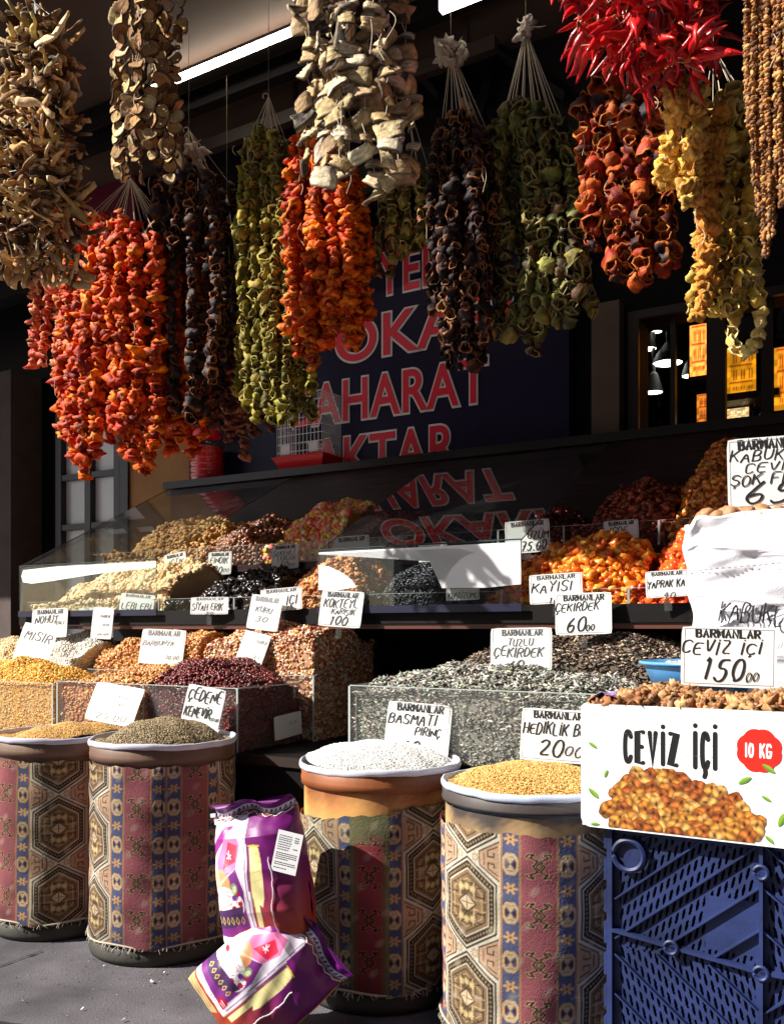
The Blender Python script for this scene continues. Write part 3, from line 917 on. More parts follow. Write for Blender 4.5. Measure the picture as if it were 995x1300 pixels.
# ------------------------------------------------------------------ heaps of goods
def heap(name, label, cat, u0, u1, v0, v1, zf, zfloor, zp, cen, protos, size, pal, mt, aniso=None, front=True, side=True, jit=0.14, layers=1.0, rim=None, power=0.75, p=None, zb=None, flatl=0.6, spread=(1.0, 1.0), gap_shade=0.75, dens=1.0, stuff=True):
    """a heap between u0..u1 and v0..v1: front height zf, peak zp at the fractions cen; small grains all over its face"""
    cu_, cv_ = u0 + cen[0] * (u1 - u0), v0 + cen[1] * (v1 - v0)
    zb = zf if zb is None else zb
    ru, rv = spread[0] * max(cu_ - u0, u1 - cu_), spread[1] * max(cv_ - v0, v1 - cv_)
    hp = RNG.uniform(0, 6.28, 4)
    def zh(u, v):
        q = np.clip(1 - ((u - cu_) / ru) ** 2 - ((v - cv_) / rv) ** 2, 0, 1) ** power
        edge = zf + (zb - zf) * np.clip((v - v0) / (v1 - v0), 0, 1)
        return edge + (zp - edge) * q + (0.10 * (zp - zf) + .003) * (np.sin(u * 17 + v * 11 + hp[0]) * np.sin(v * 19 - u * 7 + hp[1]) + .5 * np.sin(u * 41 + hp[2]) * np.sin(v * 37 + hp[3]))
    m = MB()
    gu, gv = np.linspace(u0, u1, 28), np.linspace(v0, v1, 24)
    Gu, Gv = np.meshgrid(gu, gv)
    top = np.stack([Gu, Gv, zh(Gu, Gv) - size * 0.45], -1)
    meanc = np.mean([lin(c) for c in pal], 0) * gap_shade  # bed darkened: shade between the grains put into its colour
    m.grid(Wa(top.reshape(-1, 3)).reshape(24, 28, 3), meanc)
    e = size * 0.6
    for (a, b) in (((u0, v0 + e), (u1, v0 + e)), ((u1 - e, v0), (u1 - e, v1)), ((u0 + e, v1), (u0 + e, v0)), ((u1, v1 - e), (u0, v1 - e))):
        s = np.linspace(0, 1, 20)[:, None]
        L = np.array(a) * (1 - s) + np.array(b) * s
        zt = zh(L[:, 0], L[:, 1]) - size * 0.4
        m.grid(np.stack([Wa(np.column_stack([L, np.full(20, zfloor)])), Wa(np.column_stack([L, zt]))], 0), meanc)
    a3 = np.array([1, 1, 1.0]) if aniso is None else np.array(aniso, float)
    area1 = size * size * 4 * a3[0] * a3[1] * 0.55
    k = int((u1 - u0) * (v1 - v0) * 1.7 / area1 * layers * dens)
    u, v = RNG.uniform(u0, u1, k * 3), RNG.uniform(v0, v1, k * 3)
    e_ = 0.004
    sl = np.sqrt(1 + ((zh(u + e_, v) - zh(u - e_, v)) / (2 * e_)) ** 2 + ((zh(u, v + e_) - zh(u, v - e_)) / (2 * e_)) ** 2)
    acc = RNG.random(k * 3) < np.clip(sl, 1, 3) / 3
    u, v = u[acc], v[acc]
    k = len(u)
    z = zh(u, v) + RNG.uniform(-0.35, 0.45, k) * size
    T = [np.stack([u, v, z], -1)]
    if front:
        kf = int((u1 - u0) * (zf - zfloor) / area1 * 2.2 * dens)
        uu = RNG.uniform(u0, u1, kf)
        T.append(np.stack([uu, np.full(kf, v0) + RNG.uniform(0.5, 1.1, kf) * size, zfloor + RNG.random(kf) * (zh(uu, np.full(kf, v0)) - zfloor)], -1))
    if side:
        ks = int((v1 - v0) * (max(zf, zb) - zfloor + 0.02) / area1 * 2.2 * dens)
        vv = RNG.uniform(v0, v1, ks)
        T.append(np.stack([np.full(ks, u1) - RNG.uniform(0.5, 1.1, ks) * size, vv, zfloor + RNG.random(ks) * (zh(np.full(ks, u1), vv) - zfloor)], -1))
    T = Wa(np.vstack(T))
    k = len(T)
    if flatl > 0:
        A = RNG.normal(0, 1, (k, 3))
        A[:, 2] = np.abs(A[:, 2]) + flatl * 2
        Rm = axis_frames(A, RNG.uniform(0, 6.28, k))
    else:
        Rm = rquat(k)
    C = palette(k, pal, jit, p=p)
    S = size * np.clip(1 + RNG.normal(0, 0.2, (k, 1)), .5, 1.6) * a3[None, :]
    which = RNG.integers(0, len(protos), k)
    rc = None if rim is None else palette(k, rim, jit * 0.6)
    for i, pr in enumerate(protos):
        s = which == i
        m.scatter(pr, T[s], Rm[s], S[s], C[s], None if rc is None else rc[s])
    o = m.build(name, mt, None, smooth=True)
    tag(o, label, cat, kind='stuff' if stuff else None)
    return o

G_oct = [octa()]
G_bean = [ball(3, 6, (1, 0.7, 0.6), 0.06) for _ in range(3)]
G_round = [ball(4, 7, (1, 1, 0.95), 0.05) for _ in range(3)]
G_seed = [ball(2, 5, (1, 1, 1), 0.03), octa()]
G_crum = [crumpled(RNG, 9, 4, 0.3, 0.6) for _ in range(5)]
G_nut = [ball(6, 10, (1, 0.8, 0.75), 0.14) for _ in range(6)]
M_grain = mat('grain', None, 0.55, 0.1, 300)
M_gloss = mat('glossy_goods', None, 0.3, 0.15, 200, 0.2, 60)
M_dry = mat('dry_goods', None, 0.75, 0.3, 250, 0.2, 90)

PAL = dict(
 corn=[(232, 172, 60), (240, 190, 84), (215, 150, 45), (248, 210, 120)],
 chick=[(225, 196, 150), (214, 180, 130), (236, 212, 172)],
 white=[(238, 234, 222), (228, 222, 206), (246, 244, 238)],
 amber=[(196, 130, 66), (214, 156, 84), (170, 96, 46), (226, 180, 110), (184, 120, 70)],
 kidney=[(88, 24, 26), (110, 34, 32), (70, 18, 22), (126, 44, 38)],
 mix=[(206, 140, 96), (226, 190, 150), (170, 88, 62), (240, 222, 196), (150, 70, 60), (214, 160, 90)],
 sun=[(142, 140, 128), (172, 170, 158), (116, 114, 104), (192, 190, 178), (84, 82, 76)],
 bsun=[(84, 66, 54), (112, 90, 72), (52, 42, 38), (186, 170, 148), (72, 54, 44)],
 pea=[(196, 150, 92), (214, 172, 112), (176, 128, 74)],
 cream=[(226, 194, 148), (236, 208, 168), (212, 176, 126)],
 hazel=[(112, 62, 40), (132, 78, 50), (94, 50, 34), (150, 96, 64)],
 candy=[(246, 196, 50), (242, 120, 110), (250, 226, 180), (240, 90, 70), (252, 214, 90), (246, 160, 140)],
 prune=[(34, 26, 30), (44, 34, 36), (26, 20, 24)],
 wal=[(186, 116, 62), (206, 140, 82), (150, 84, 44), (222, 168, 110)],
 raisin=[(30, 28, 38), (42, 38, 48), (22, 20, 28)],
 aprc=[(222, 116, 26), (236, 140, 40), (204, 92, 18), (244, 160, 60)],
 aprr=[(226, 88, 30), (240, 116, 44), (206, 66, 22)],
 date=[(122, 44, 26), (146, 60, 34), (98, 32, 22), (168, 80, 44)],
 gold=[(196, 108, 40), (214, 132, 54), (168, 82, 28), (226, 152, 72)],
 wheat=[(214, 170, 96), (226, 186, 116), (196, 148, 78)],
 hemp=[(136, 116, 84), (158, 138, 102), (112, 94, 68), (178, 160, 124)],
 rice=[(244, 242, 238), (236, 234, 228), (250, 250, 248)],
)

# bin stand: the black platform the bins stand on
t = thing('bin_stand', 'black platform under the acrylic bins behind the drums', 'stand', W(-2, 2.52, 0))
m = MB(); m.ubox(-4.7, -0.62, 2.475, 3.58, 0.02, 0.615); m.build('platform', M_black, t)
m = MB(); m.ubox(-4.7, -0.62, 2.462, 2.473, 0.585, 0.617); m.build('front_edge', M_beam, t)

def bin_(label, u0, u1, v0, v1, zb, zt, zback=None, div=None):
    zback = zt if zback is None else zback
    t = thing('acrylic_bin', label, 'bin', W((u0 + u1) / 2, v0, zb), group='clear acrylic bins on the black platform')
    th = 0.005
    f = MB(); f.ubox(u0, u1, v0 - th, v0, zb, zt); f.build('front_pane', M_acr, t)
    for s, ux in ((-1, u0), (1, u1)):
        P = [W(ux, v0, zb), W(ux, v1, zb), W(ux, v1, zback), W(ux, v0, zt)]
        q = MB(); d = R * th * s
        q.add(np.array(P + [p + d for p in P]), [[0, 1, 2, 3], [7, 6, 5, 4], [0, 4, 5, 1], [1, 5, 6, 2], [2, 6, 7, 3], [3, 7, 4, 0]])
        q.build('side_pane', M_acr, t)
    e = MB()
    e.ubox(u0, u1, v0 - th * 0.9, v0 - th * 0.1, zt + 0.0005, zt + 0.0032)
    for ux in (u0, u1):
        e.ubox(ux - 0.0035, ux + 0.0035, v0 - th - 0.0035, v0 - th - 0.0005, zb, zt)
        q0, q1 = W(ux, v0, zt + 0.002), W(ux, v1, zback + 0.002)
        e.tube([q0, q1], 0.003, 4)
    if div:
        e.ubox(div - 0.002, div + 0.002, v0 - th - 0.003, v0 - th - 0.0005, zb, zt)
    e.build('pane_edge', M_edge, t)
    return t

ZB = 0.618
# front row
uC0, uC1 = U(-70, 2.48), U(69, 2.48)
bin_('clear bin of yellow corn at the left end of the front row', uC0, uC1, 2.48, 2.86, ZB, 0.83)
heap('corn_kernels', 'yellow corn kernels filling the bin at the far left', 'corn', uC0 + .01, uC1 - .01, 2.488, 2.85, 0.82, ZB, 0.918, (0.45, 0.5), G_bean, 0.0062, PAL['corn'], M_grain, aniso=(1, .9, .8), power=0.9)
uB0, uB1, uBd = U(75, 2.48), U(303, 2.48), U(184, 2.48)
bin_('clear bin split between amber and dark red beans', uB0, uB1, 2.48, 2.86, ZB, 0.842, div=uBd)
heap('amber_beans', 'amber beans in the left half of the split bin', 'beans', uB0 + .01, uBd - .003, 2.488, 2.85, 0.838, ZB, 0.9, (0.8, 0.8), G_bean, 0.0085, PAL['amber'], M_gloss, side=False)
heap('kidney_beans', 'dark red kidney beans in the right half of the split bin', 'beans', uBd + .003, uB1 - .01, 2.488, 2.85, 0.835, ZB, 0.935, (0.32, 0.62), G_bean, 0.0085, PAL['kidney'], M_gloss)
uS0, uS1 = U(445, 2.48), U(806, 2.48)
bin_('wide clear bin of grey striped sunflower seeds', uS0, uS1, 2.48, 2.86, ZB + .02, 0.868)
heap('sunflower_seeds', 'grey striped sunflower seeds heaped in the wide front bin', 'sunflower seeds', uS0 + .01, uS1 - .01, 2.488, 2.85, 0.85, ZB + .02, 0.93, (0.46, 0.6), G_seed, 0.0140, PAL['sun'], M_grain, aniso=(1, .29, .2), jit=0.25, dens=1.2, flatl=0.8)
# back row, under the counter
v0, v1 = 2.875, 3.28
a = [U(-120, v0), U(16, v0), U(100, v0), U(255, v0), U(399, v0)]
bin_('clear bin of pale chickpeas behind the corn', a[0], a[1] - .012, v0, v1, ZB, 0.85, 0.95)
heap('chickpeas', 'pale chickpeas heaped behind the corn bin', 'chickpeas', a[0] + .01, a[1] - .02, v0 + .008, v1, 0.85, ZB, 1.0, (0.7, 0.5), G_round, 0.0062, PAL['chick'], M_dry)
bin_('clear bin of white beans behind the corn', a[1], a[2] - .012, v0, v1, ZB, 0.83, 0.98)
heap('white_beans', 'small white beans heaped in the bin beside the chickpeas', 'beans', a[1] + .01, a[2] - .02, v0 + .008, v1, 0.84, ZB, 1.02, (0.6, 0.42), G_bean, 0.0062, PAL['white'], M_grain, zb=0.95, spread=(1.25, 1))
bin_('clear bin of brown popping beans in the back row', a[2], a[3] - .012, v0, v1, ZB, 0.87, 0.97)
heap('brown_beans', 'glossy tan and amber beans heaped behind the split bin', 'beans', a[2] + .01, a[3] - .02, v0 + .008, v1, 0.86, ZB, 1.04, (0.8, 0.38), G_bean, 0.0088, PAL['amber'], M_gloss, zb=0.96, spread=(1.05, 1))
bin_('clear bin of mixed pink and cream beans, right end of the back row', a[3], a[4], v0, v1 + .06, ZB, 0.87, 1.0)
heap('mixed_beans', 'mixed pink brown and cream beans heaped high', 'beans', a[3] + .01, a[4] - .01, v0 + .008, v1 + .05, 0.89, ZB, 1.075, (0.62, 0.36), G_bean, 0.0088, PAL['mix'], M_gloss, zb=1.0, spread=(1.35, 1.0))
uK0, uK1 = U(553, v0), U(868, v0)
t = thing('seed_tray', 'black tray of dark sunflower seeds under the counter', 'tray', W((uK0 + uK1) / 2, v0, 0.7))
m = MB(); m.ubox(uK0, uK1, v0 - .012, v0 - .002, ZB, 0.885); m.ubox(uK0 - .012, uK0 - .001, v0 - .012, v1, ZB, 0.9); m.ubox(uK1 + .001, uK1 + .012, v0 - .012, v1, ZB, 0.9); m.ubox(uK0, uK1, v0 - .002, v1, ZB, ZB + 0.01); m.build('tray_wall', M_black, t)
heap('black_sunflower_seeds', 'dark brown sunflower seeds in the black tray', 'sunflower seeds', uK0 + .005, uK1 - .005, v0 + .005, v1, 0.88, ZB + .012, 1.035, (0.6, 0.45), G_seed, 0.0115, PAL['bsun'], M_grain, aniso=(1, .36, .24), jit=0.2, front=True, side=False, flatl=0.8, zb=0.95)

# ------------------------------------------------------------------ the tiered display counter
UL, UR = -3.95, 1.1
def counter():
    t = thing('display_counter', 'black tiered display counter of dried fruit and nuts', 'counter', W(-1.5, 3.0, 0))
    m = MB(); m.ubox(UL, UR, 3.6, 4.1, 0, 1.09); m.build('body', M_black, t)
    m = MB(); m.ubox(UL, UR, 3.0, 4.1, 1.092, 1.118); m.build('lower_shelf', M_black, t)
    m = MB(); m.ubox(UL, UR, 2.985, 2.998, 1.075, 1.138); m.build('front_fascia', M_black, t)
    m = MB(); m.ubox(UL, UR, 2.992, 2.999, 1.055, 1.073); m.build('wood_trim', mat('brown_trim', L3(92, 52, 40), 0.4), t)
    m = MB(); m.ubox(UL, UR, 3.47, 3.50, 1.12, 1.335); m.ubox(UL, UR, 3.455, 3.50, 1.337, 1.37); m.build('upper_step', M_wood_dark, t)
    m = MB(); m.ubox(UL, UR, 3.502, 4.05, 1.31, 1.345); m.build('upper_shelf', M_wood_dark, t)
    m = MB(); m.ubox(UL, UR, 4.05, 4.1, 1.12, 1.905); m.build('back_board', M_wood_dark, t)
    m = MB(); m.ubox(UL, UR, 4.0, 4.3, 1.907, 1.935); m.build('top_ledge', M_black, t)
    m = MB(); m.ubox(UL, UR, 3.985, 3.998, 1.895, 1.937); m.build('ledge_edge', mat('ledge_metal', L3(38, 33, 36), 0.4, metal=0.3), t)
    m = MB()
    P = [W(UL, 3.0, 1.09), W(UL, 4.1, 1.09), W(UL, 4.1, 1.9), W(UL, 3.02, 1.36)]
    d = -R * 0.018
    m.add(np.array(P + [p + d for p in P]), [[0, 1, 2, 3], [7, 6, 5, 4], [0, 4, 5, 1], [1, 5, 6, 2], [2, 6, 7, 3], [3, 7, 4, 0]])
    m.build('end_pane', M_acr, t)
    # acrylic fronts of the two tiers with small uprights
    for v, z0, z1, xs, nm in ((3.04, 1.12, 1.19, (-60, 207, 302, 336, 640, 800, 900, 1060), 'lower_tray_front'), (3.46, 1.372, 1.462, (100, 255, 330, 420, 530, 635, 718, 838, 960, 1060), 'upper_tray_front')):
        f = MB(); f.ubox(UL + .02, UR, v - .02, v - .016, z0, z1); f.build(nm, M_acr2, t)
        e = MB()
        for x in xs[1:-1]:
            uu = U(x, v)
            e.ubox(uu - .004, uu + .004, v - .026, v - .021, z0, z1)
        e.ubox(UL + .02, UR, v - .0195, v - .0165, z1 + .0005, z1 + .0025)
        e.build('tray_divider', mat('clear_divider', L3(150, 150, 150), 0.2), t)
counter()

def tier(name, label, cat, x0, x1, row, zp, cen, protos, size, pal, mt, **kw):
    if row == 1:
        v0, v1, zf, zfl = 3.04, 3.452, 1.175, 1.12
    else:
        v0, v1, zf, zfl = 3.47 + 0.035, 4.045, 1.45, 1.346
    return heap(name, label, cat, U(x0, v0) + .004, U(x1, v0) - .004, v0, v1, kw.pop('zf', zf), zfl, zp, cen, protos, size, pal, mt, side=False, **kw)
tier('blanched_nuts', 'pale roasted chickpea nuts under the left glass cover', 'nuts', 40, 212, 1, 1.37, (0.75, 0.72), G_round, 0.0115, PAL['cream'], M_dry, spread=(1.1, 1))
tier('prunes', 'black dried plums on the lower tier', 'dried plums', 212, 334, 1, 1.315, (0.75, 0.8), G_crum, 0.017, PAL['prune'], M_gloss)
tier('walnut_pieces', 'broken brown walnut pieces on the lower tier', 'walnut pieces', 334, 446, 1, 1.36, (0.55, 0.7), G_crum, 0.011, PAL['wal'], M_dry)
tier('currants', 'blue black currants behind the middle glass cover', 'currants', 446, 615, 1, 1.33, (0.5, 0.75), G_bean, 0.0085, PAL['raisin'], M_gloss)
tier('dried_apricots', 'orange dried apricots heaped right of the middle glass cover', 'dried apricots', 615, 808, 1, 1.385, (0.62, 0.7), G_crum, 0.0185, PAL['aprc'], M_gloss)
tier('red_apricots', 'reddish orange leaf apricots beside the white sack', 'dried apricots', 808, 960, 1, 1.41, (0.5, 0.7), G_crum, 0.0185, PAL['aprr'], M_gloss)
tier('sultanas', 'dark raisins at the right end of the lower tier', 'raisins', 960, 1080, 1, 1.33, (0.5, 0.7), G_bean, 0.012, PAL['raisin'], M_gloss)
tier('peanuts', 'tan peanuts heaped on the upper tier', 'peanuts', 130, 258, 2, 1.665, (0.62, 0.6), G_bean, 0.016, PAL['pea'], M_dry, aniso=(1.1, .9, .9))
tier('hazelnuts', 'round brown hazelnuts on the upper tier', 'hazelnuts', 258, 334, 2, 1.63, (0.5, 0.6), G_round, 0.0125, PAL['hazel'], M_gloss, spread=(1.4, 1))
tier('sugared_chickpeas', 'pink yellow and white sugared chickpeas heaped on the upper tier', 'sweets', 334, 428, 2, 1.68, (0.7, 0.6), G_round, 0.0125, PAL['candy'], M_grain, spread=(1.3, 1))
tier('red_berries', 'dark red dried berries behind the middle glass cover', 'dried berries', 428, 536, 2, 1.61, (0.4, 0.6), G_bean, 0.0105, PAL['date'], M_gloss)
tier('black_raisins', 'black raisins on the upper tier behind glass', 'raisins', 536, 640, 2, 1.58, (0.5, 0.6), G_bean, 0.0105, PAL['raisin'], M_gloss)
tier('dark_grapes', 'dark red dried grapes left of the oleaster', 'raisins', 640, 722, 2, 1.58, (0.5, 0.6), G_bean, 0.0125, PAL['kidney'], M_gloss)
tier('oleaster_fruit', 'shiny red brown oval fruit on the upper tier', 'oleaster', 722, 848, 2, 1.66, (0.62, 0.62), G_bean, 0.0155, PAL['date'], M_gloss, aniso=(1.1, .95, .95))
tier('golden_raisins', 'amber golden raisins in a high heap beside the white sack', 'raisins', 848, 1060, 2, 1.80, (0.42, 0.7), G_crum, 0.014, PAL['gold'], M_gloss, spread=(1.0, 1))

# ------------------------------------------------------------------ the two glass covers
def cover(label, x0, x1, glare_shapes):
    v0, v1 = 2.965, 4.04
    u0, u1 = U(x0, 3.0), U(x1, 3.0)
    zb, zt, zk = 1.128, Zp((x0 + x1) / 2, 0, 3.0) * 0 + 1.365, 1.91
    t = thing('glass_cover', label, 'glass cover', W((u0 + u1) / 2, v0, zb))
    th = 0.005
    lip = MB(); lip.ubox(u0, u1, v0, v0 + th, zb, zt); lp = lip.build('front_pane', M_glass, t)
    q = MB()
    A, B = np.array([v0, zt + 0.002]), np.array([v1, zk])
    nn = np.array([-(B - A)[1], (B - A)[0]]); nn = nn / np.linalg.norm(nn) * th
    P = [W(u0, *A), W(u1, *A), W(u1, *B), W(u0, *B)]
    Q = [W(u0, *(A + nn)), W(u1, *(A + nn)), W(u1, *(B + nn)), W(u0, *(B + nn))]
    q.add(np.array(P + Q), [[3, 2, 1, 0], [4, 5, 6, 7], [0, 1, 5, 4], [1, 2, 6, 5], [2, 3, 7, 6], [3, 0, 4, 7]])
    q.build('sloping_pane', M_glass, t)
    e = MB()
    for uu in (u0, u1):
        e.tube([W(uu, v0 - .001, zb), W(uu, v0 - .001, zt), W(uu, v1, zk + .006)], 0.0022, 5)
    e.tube([W(u0, v0 - .001, zt + .004), W(u1, v0 - .001, zt + .004)], 0.003, 5)
    e.build('pane_edge', mat('glass_edge', L3(60, 74, 76), 0.2), t)
    m = MB(); m.ubox(u0 - .004, u1 + .004, v0 - .006, v0 - .002, zb - .012, zb + .016); m.build('bottom_rail', mat('navy_rail', L3(30, 30, 54), 0.35), t)
    for pts in glare_shapes:
        # sky glare painted as a white sheet: outline in fractions of the pane
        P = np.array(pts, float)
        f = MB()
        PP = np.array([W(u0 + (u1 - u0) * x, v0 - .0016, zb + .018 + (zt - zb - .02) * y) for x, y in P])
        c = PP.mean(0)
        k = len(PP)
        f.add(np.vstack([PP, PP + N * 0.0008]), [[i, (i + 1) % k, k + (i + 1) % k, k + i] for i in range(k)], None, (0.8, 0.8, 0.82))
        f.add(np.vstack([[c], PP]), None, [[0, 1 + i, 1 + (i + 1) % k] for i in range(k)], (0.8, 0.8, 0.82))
        f.build('painted_glare', mat('painted_glare', (0.82, 0.83, 0.85), 0.3), t)
cover('left glass cover with a long band of painted glare along its front pane', 33, 206, [[(0.03, .66), (0.015, .8), (.03, .94), (.3, .985), (1, .985), (1, .86), (.6, .78), (.25, .66), (.1, .62)]])
cover('middle glass cover with two curved patches of painted glare on its front pane', 411, 666, [
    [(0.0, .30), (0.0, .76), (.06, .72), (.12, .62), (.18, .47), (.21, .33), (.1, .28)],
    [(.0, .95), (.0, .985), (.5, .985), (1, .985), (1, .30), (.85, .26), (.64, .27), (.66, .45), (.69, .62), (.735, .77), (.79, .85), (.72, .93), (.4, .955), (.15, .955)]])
# ------------------------------------------------------------------ woven and printed patterns, drawn as colours per mesh point
class Canvas:
    def __init__(s, w_, h_, res, base):
        s.w, s.h, s.res = w_, h_, res
        s.nx, s.ny = int(round(w_ / res)), int(round(h_ / res))
        s.a = np.empty((s.ny, s.nx, 3)); s.a[:] = lin(base)
        s.X, s.Y = np.meshgrid((np.arange(s.nx) + .5) * res, (np.arange(s.ny) + .5) * res)
    def _win(s, x0, x1, y0, y1):
        i0, i1 = max(0, int(x0 / s.res) - 1), min(s.nx, int(x1 / s.res) + 2)
        j0, j1 = max(0, int(y0 / s.res) - 1), min(s.ny, int(y1 / s.res) + 2)
        return slice(j0, j1), slice(i0, i1)
    def poly(s, pts, c):
        p = np.asarray(pts, float)
        w_ = s._win(p[:, 0].min(), p[:, 0].max(), p[:, 1].min(), p[:, 1].max())
        X, Y = s.X[w_], s.Y[w_]
        if X.size == 0:
            return
        ins = np.zeros(X.shape, bool)
        for (xa, ya), (xb, yb) in zip(p, np.roll(p, -1, 0)):
            if ya == yb:
                continue
            ins ^= ((ya > Y) != (yb > Y)) & (X < (xb - xa) * (Y - ya) / (yb - ya) + xa)
        s.a[w_][ins] = lin(c)
    def line(s, pts, wd, c):
        p = np.asarray(pts, float)
        for (xa, ya), (xb, yb) in zip(p[:-1], p[1:]):
            w_ = s._win(min(xa, xb) - wd, max(xa, xb) + wd, min(ya, yb) - wd, max(ya, yb) + wd)
            X, Y = s.X[w_], s.Y[w_]
            if X.size == 0:
                continue
            L2 = (xb - xa) ** 2 + (yb - ya) ** 2 + 1e-15
            t = np.clip(((X - xa) * (xb - xa) + (Y - ya) * (yb - ya)) / L2, 0, 1)
            d = np.hypot(X - xa - t * (xb - xa), Y - ya - t * (yb - ya))
            s.a[w_][d < wd / 2] = lin(c)
    def ell(s, cx, cy, rx, ry, c, ang=0.0, alpha=1.0):
        r = max(rx, ry)
        w_ = s._win(cx - r, cx + r, cy - r, cy + r)
        X, Y = s.X[w_] - cx, s.Y[w_] - cy
        if X.size == 0:
            return
        ca, sa = math.cos(ang), math.sin(ang)
        m = ((X * ca + Y * sa) / rx) ** 2 + ((-X * sa + Y * ca) / ry) ** 2 < 1
        s.a[w_][m] = s.a[w_][m] * (1 - alpha) + lin(c) * alpha
    def sample(s, x, y, wrapx=False, wrapy=False):
        fx, fy = np.asarray(x) / s.res - .5, np.asarray(y) / s.res - .5
        out = 0
        i, j = np.floor(fx).astype(int), np.floor(fy).astype(int)
        tx, ty = fx - i, fy - j
        for di in (0, 1):
            for dj in (0, 1):
                ii = (i + di) % s.nx if wrapx else np.clip(i + di, 0, s.nx - 1)
                jj = (j + dj) % s.ny if wrapy else np.clip(j + dj, 0, s.ny - 1)
                out = out + s.a[jj, ii] * ((tx if di else 1 - tx) * (ty if dj else 1 - ty))[..., None]
        return out
    def blur(s, n=1):
        for _ in range(n):
            a = s.a
            s.a = (a + np.roll(a, 1, 0) + np.roll(a, -1, 0) + np.roll(a, 1, 1) + np.roll(a, -1, 1)) / 5

DK, CR, TAN, BRN, BLU, PNK = (44, 36, 32), (206, 198, 180), (186, 152, 116), (112, 90, 68), (86, 92, 126), (152, 90, 98)
VP = 0.232
def medallion(c, cx, cy, hw=0.088, hh=0.118):
    def hexa(f):
        return [(cx, cy + hh * f), (cx + hw * f, cy + hh * .52 * f), (cx + hw * f, cy - hh * .52 * f), (cx, cy - hh * f), (cx - hw * f, cy - hh * .52 * f), (cx - hw * f, cy + hh * .52 * f)]
    c.poly(hexa(.97), DK); c.poly(hexa(.92), CR); c.poly(hexa(.88), DK)
    P = hexa(.80)
    for (xa, ya), (xb, yb) in zip(P, P[1:] + P[:1]):
        n_ = 9
        for k in range(n_):
            t = (k + .5) / n_
            x, y = xa + (xb - xa) * t, ya + (yb - ya) * t
            c.poly([(x - .0035, y), (x, y + .0045), (x + .0035, y), (x, y - .0045)], (150, 128, 98))
    c.poly(hexa(.72), CR); c.poly(hexa(.69), (132, 108, 82))
    for f in (.60, .50):
        P = hexa(f)
        c.line(P + P[:1], .0022, DK if f > .55 else (190, 164, 122))
    # inner figures
    for s in (1, -1):
        c.poly([(cx - .03, cy + s * .052), (cx + .03, cy + s * .052), (cx + .018, cy + s * .018), (cx - .018, cy + s * .018)], (92, 74, 56))
        for q in ((0, .04), (-.018, .036), (.018, .036)):
            star(c, cx + q[0], cy + s * q[1], .012, (200, 178, 130))
        for sx in (1, -1):
            c.line([(cx + sx * .05, cy + s * .02), (cx + sx * .03, cy + s * .02), (cx + sx * .03, cy + s * .04), (cx + sx * .044, cy + s * .044)], .0026, DK)
            c.line([(cx + sx * .055, cy + s * .012), (cx + sx * .022, cy + s * .012), (cx + sx * .022, cy + s * .052)], .0022, (208, 184, 140))
    c.poly([(cx, cy + .024), (cx + .03, cy), (cx, cy - .024), (cx - .03, cy)], DK)
    c.poly([(cx, cy + .020), (cx + .025, cy), (cx, cy - .020), (cx - .025, cy)], (206, 182, 150))
    c.line([(cx, cy + .018), (cx, cy - .018)], .0022, DK); c.line([(cx - .02, cy), (cx + .02, cy)], .0022, DK)

def star(c, x, y, r, colr):
    P = []
    for k in range(16):
        a_ = k * math.pi / 8
        q = r if k % 2 == 0 else r * .5
        P.append((x + q * math.cos(a_), y + q * math.sin(a_)))
    c.poly(P, colr)

def side_figure(c, x, y, s):
    """tan floral figure between two medallions; s = +1 points right"""
    c.poly([(x, y + .05), (x + s * .055, y + .018), (x + s * .055, y - .018), (x, y - .05)], DK)
    c.poly([(x, y + .046), (x + s * .052, y + .016), (x + s * .052, y - .016), (x, y - .046)], (186, 154, 128))
    for k in (-1, 1):
        c.line([(x + s * .006, y + k * .034), (x + s * .03, y + k * .022), (x + s * .03, y + k * .008), (x + s * .014, y + k * .008), (x + s * .014, y + k * .018)], .003, DK)
        c.line([(x + s * .04, y + k * .014), (x + s * .04, y)], .003, DK)
    star(c, x + s * .066, y, .014, DK); star(c, x + s * .066, y, .011, (206, 178, 150))

def pink_motif(c, x, y):
    half = [(x_ * .92, y_ * .76) for x_, y_ in [(.027, .036), (.012, .037), (.022, .027), (.003, .017), (.015, .0), (.003, -.017), (.022, -.027), (.012, -.037), (.027, -.036)]]
    for colr, wd in (((196, 160, 128), .0072), (DK, .0042)):
        for sx in (1, -1):
            c.line([(x + sx * px_, y + py_) for px_, py_ in half], wd, colr)
            c.line([(x + sx * .025, y + .0274), (x + sx * .029, y + .021)], wd, colr)
            c.line([(x + sx * .025, y - .0274), (x + sx * .029, y - .021)], wd, colr)
        c.line([(x, y + .009), (x + .007, y), (x, y - .009), (x - .007, y), (x, y + .009)], wd * .8, colr)

def blue_motif(c, x, y):
    P = [(x - .010, y + .026), (x + .010, y + .026), (x + .019, y + .014), (x + .019, y - .014), (x + .010, y - .026), (x - .010, y - .026), (x - .019, y - .014), (x - .019, y + .014)]
    c.poly(P, (204, 176, 134))
    c.poly([(x + (px - x) * .68, y + (py - y) * .68) for px, py in P], (84, 88, 128))
    c.poly([(x - .011, y + .016), (x + .011, y + .016), (x, y)], (206, 180, 138)); c.poly([(x - .011, y - .016), (x + .011, y - .016), (x, y)], (206, 180, 138))
    c.poly([(x - .014, y + .009), (x - .014, y - .009), (x - .003, y)], (78, 46, 44)); c.poly([(x + .014, y + .009), (x + .014, y - .009), (x + .003, y)], (78, 46, 44))

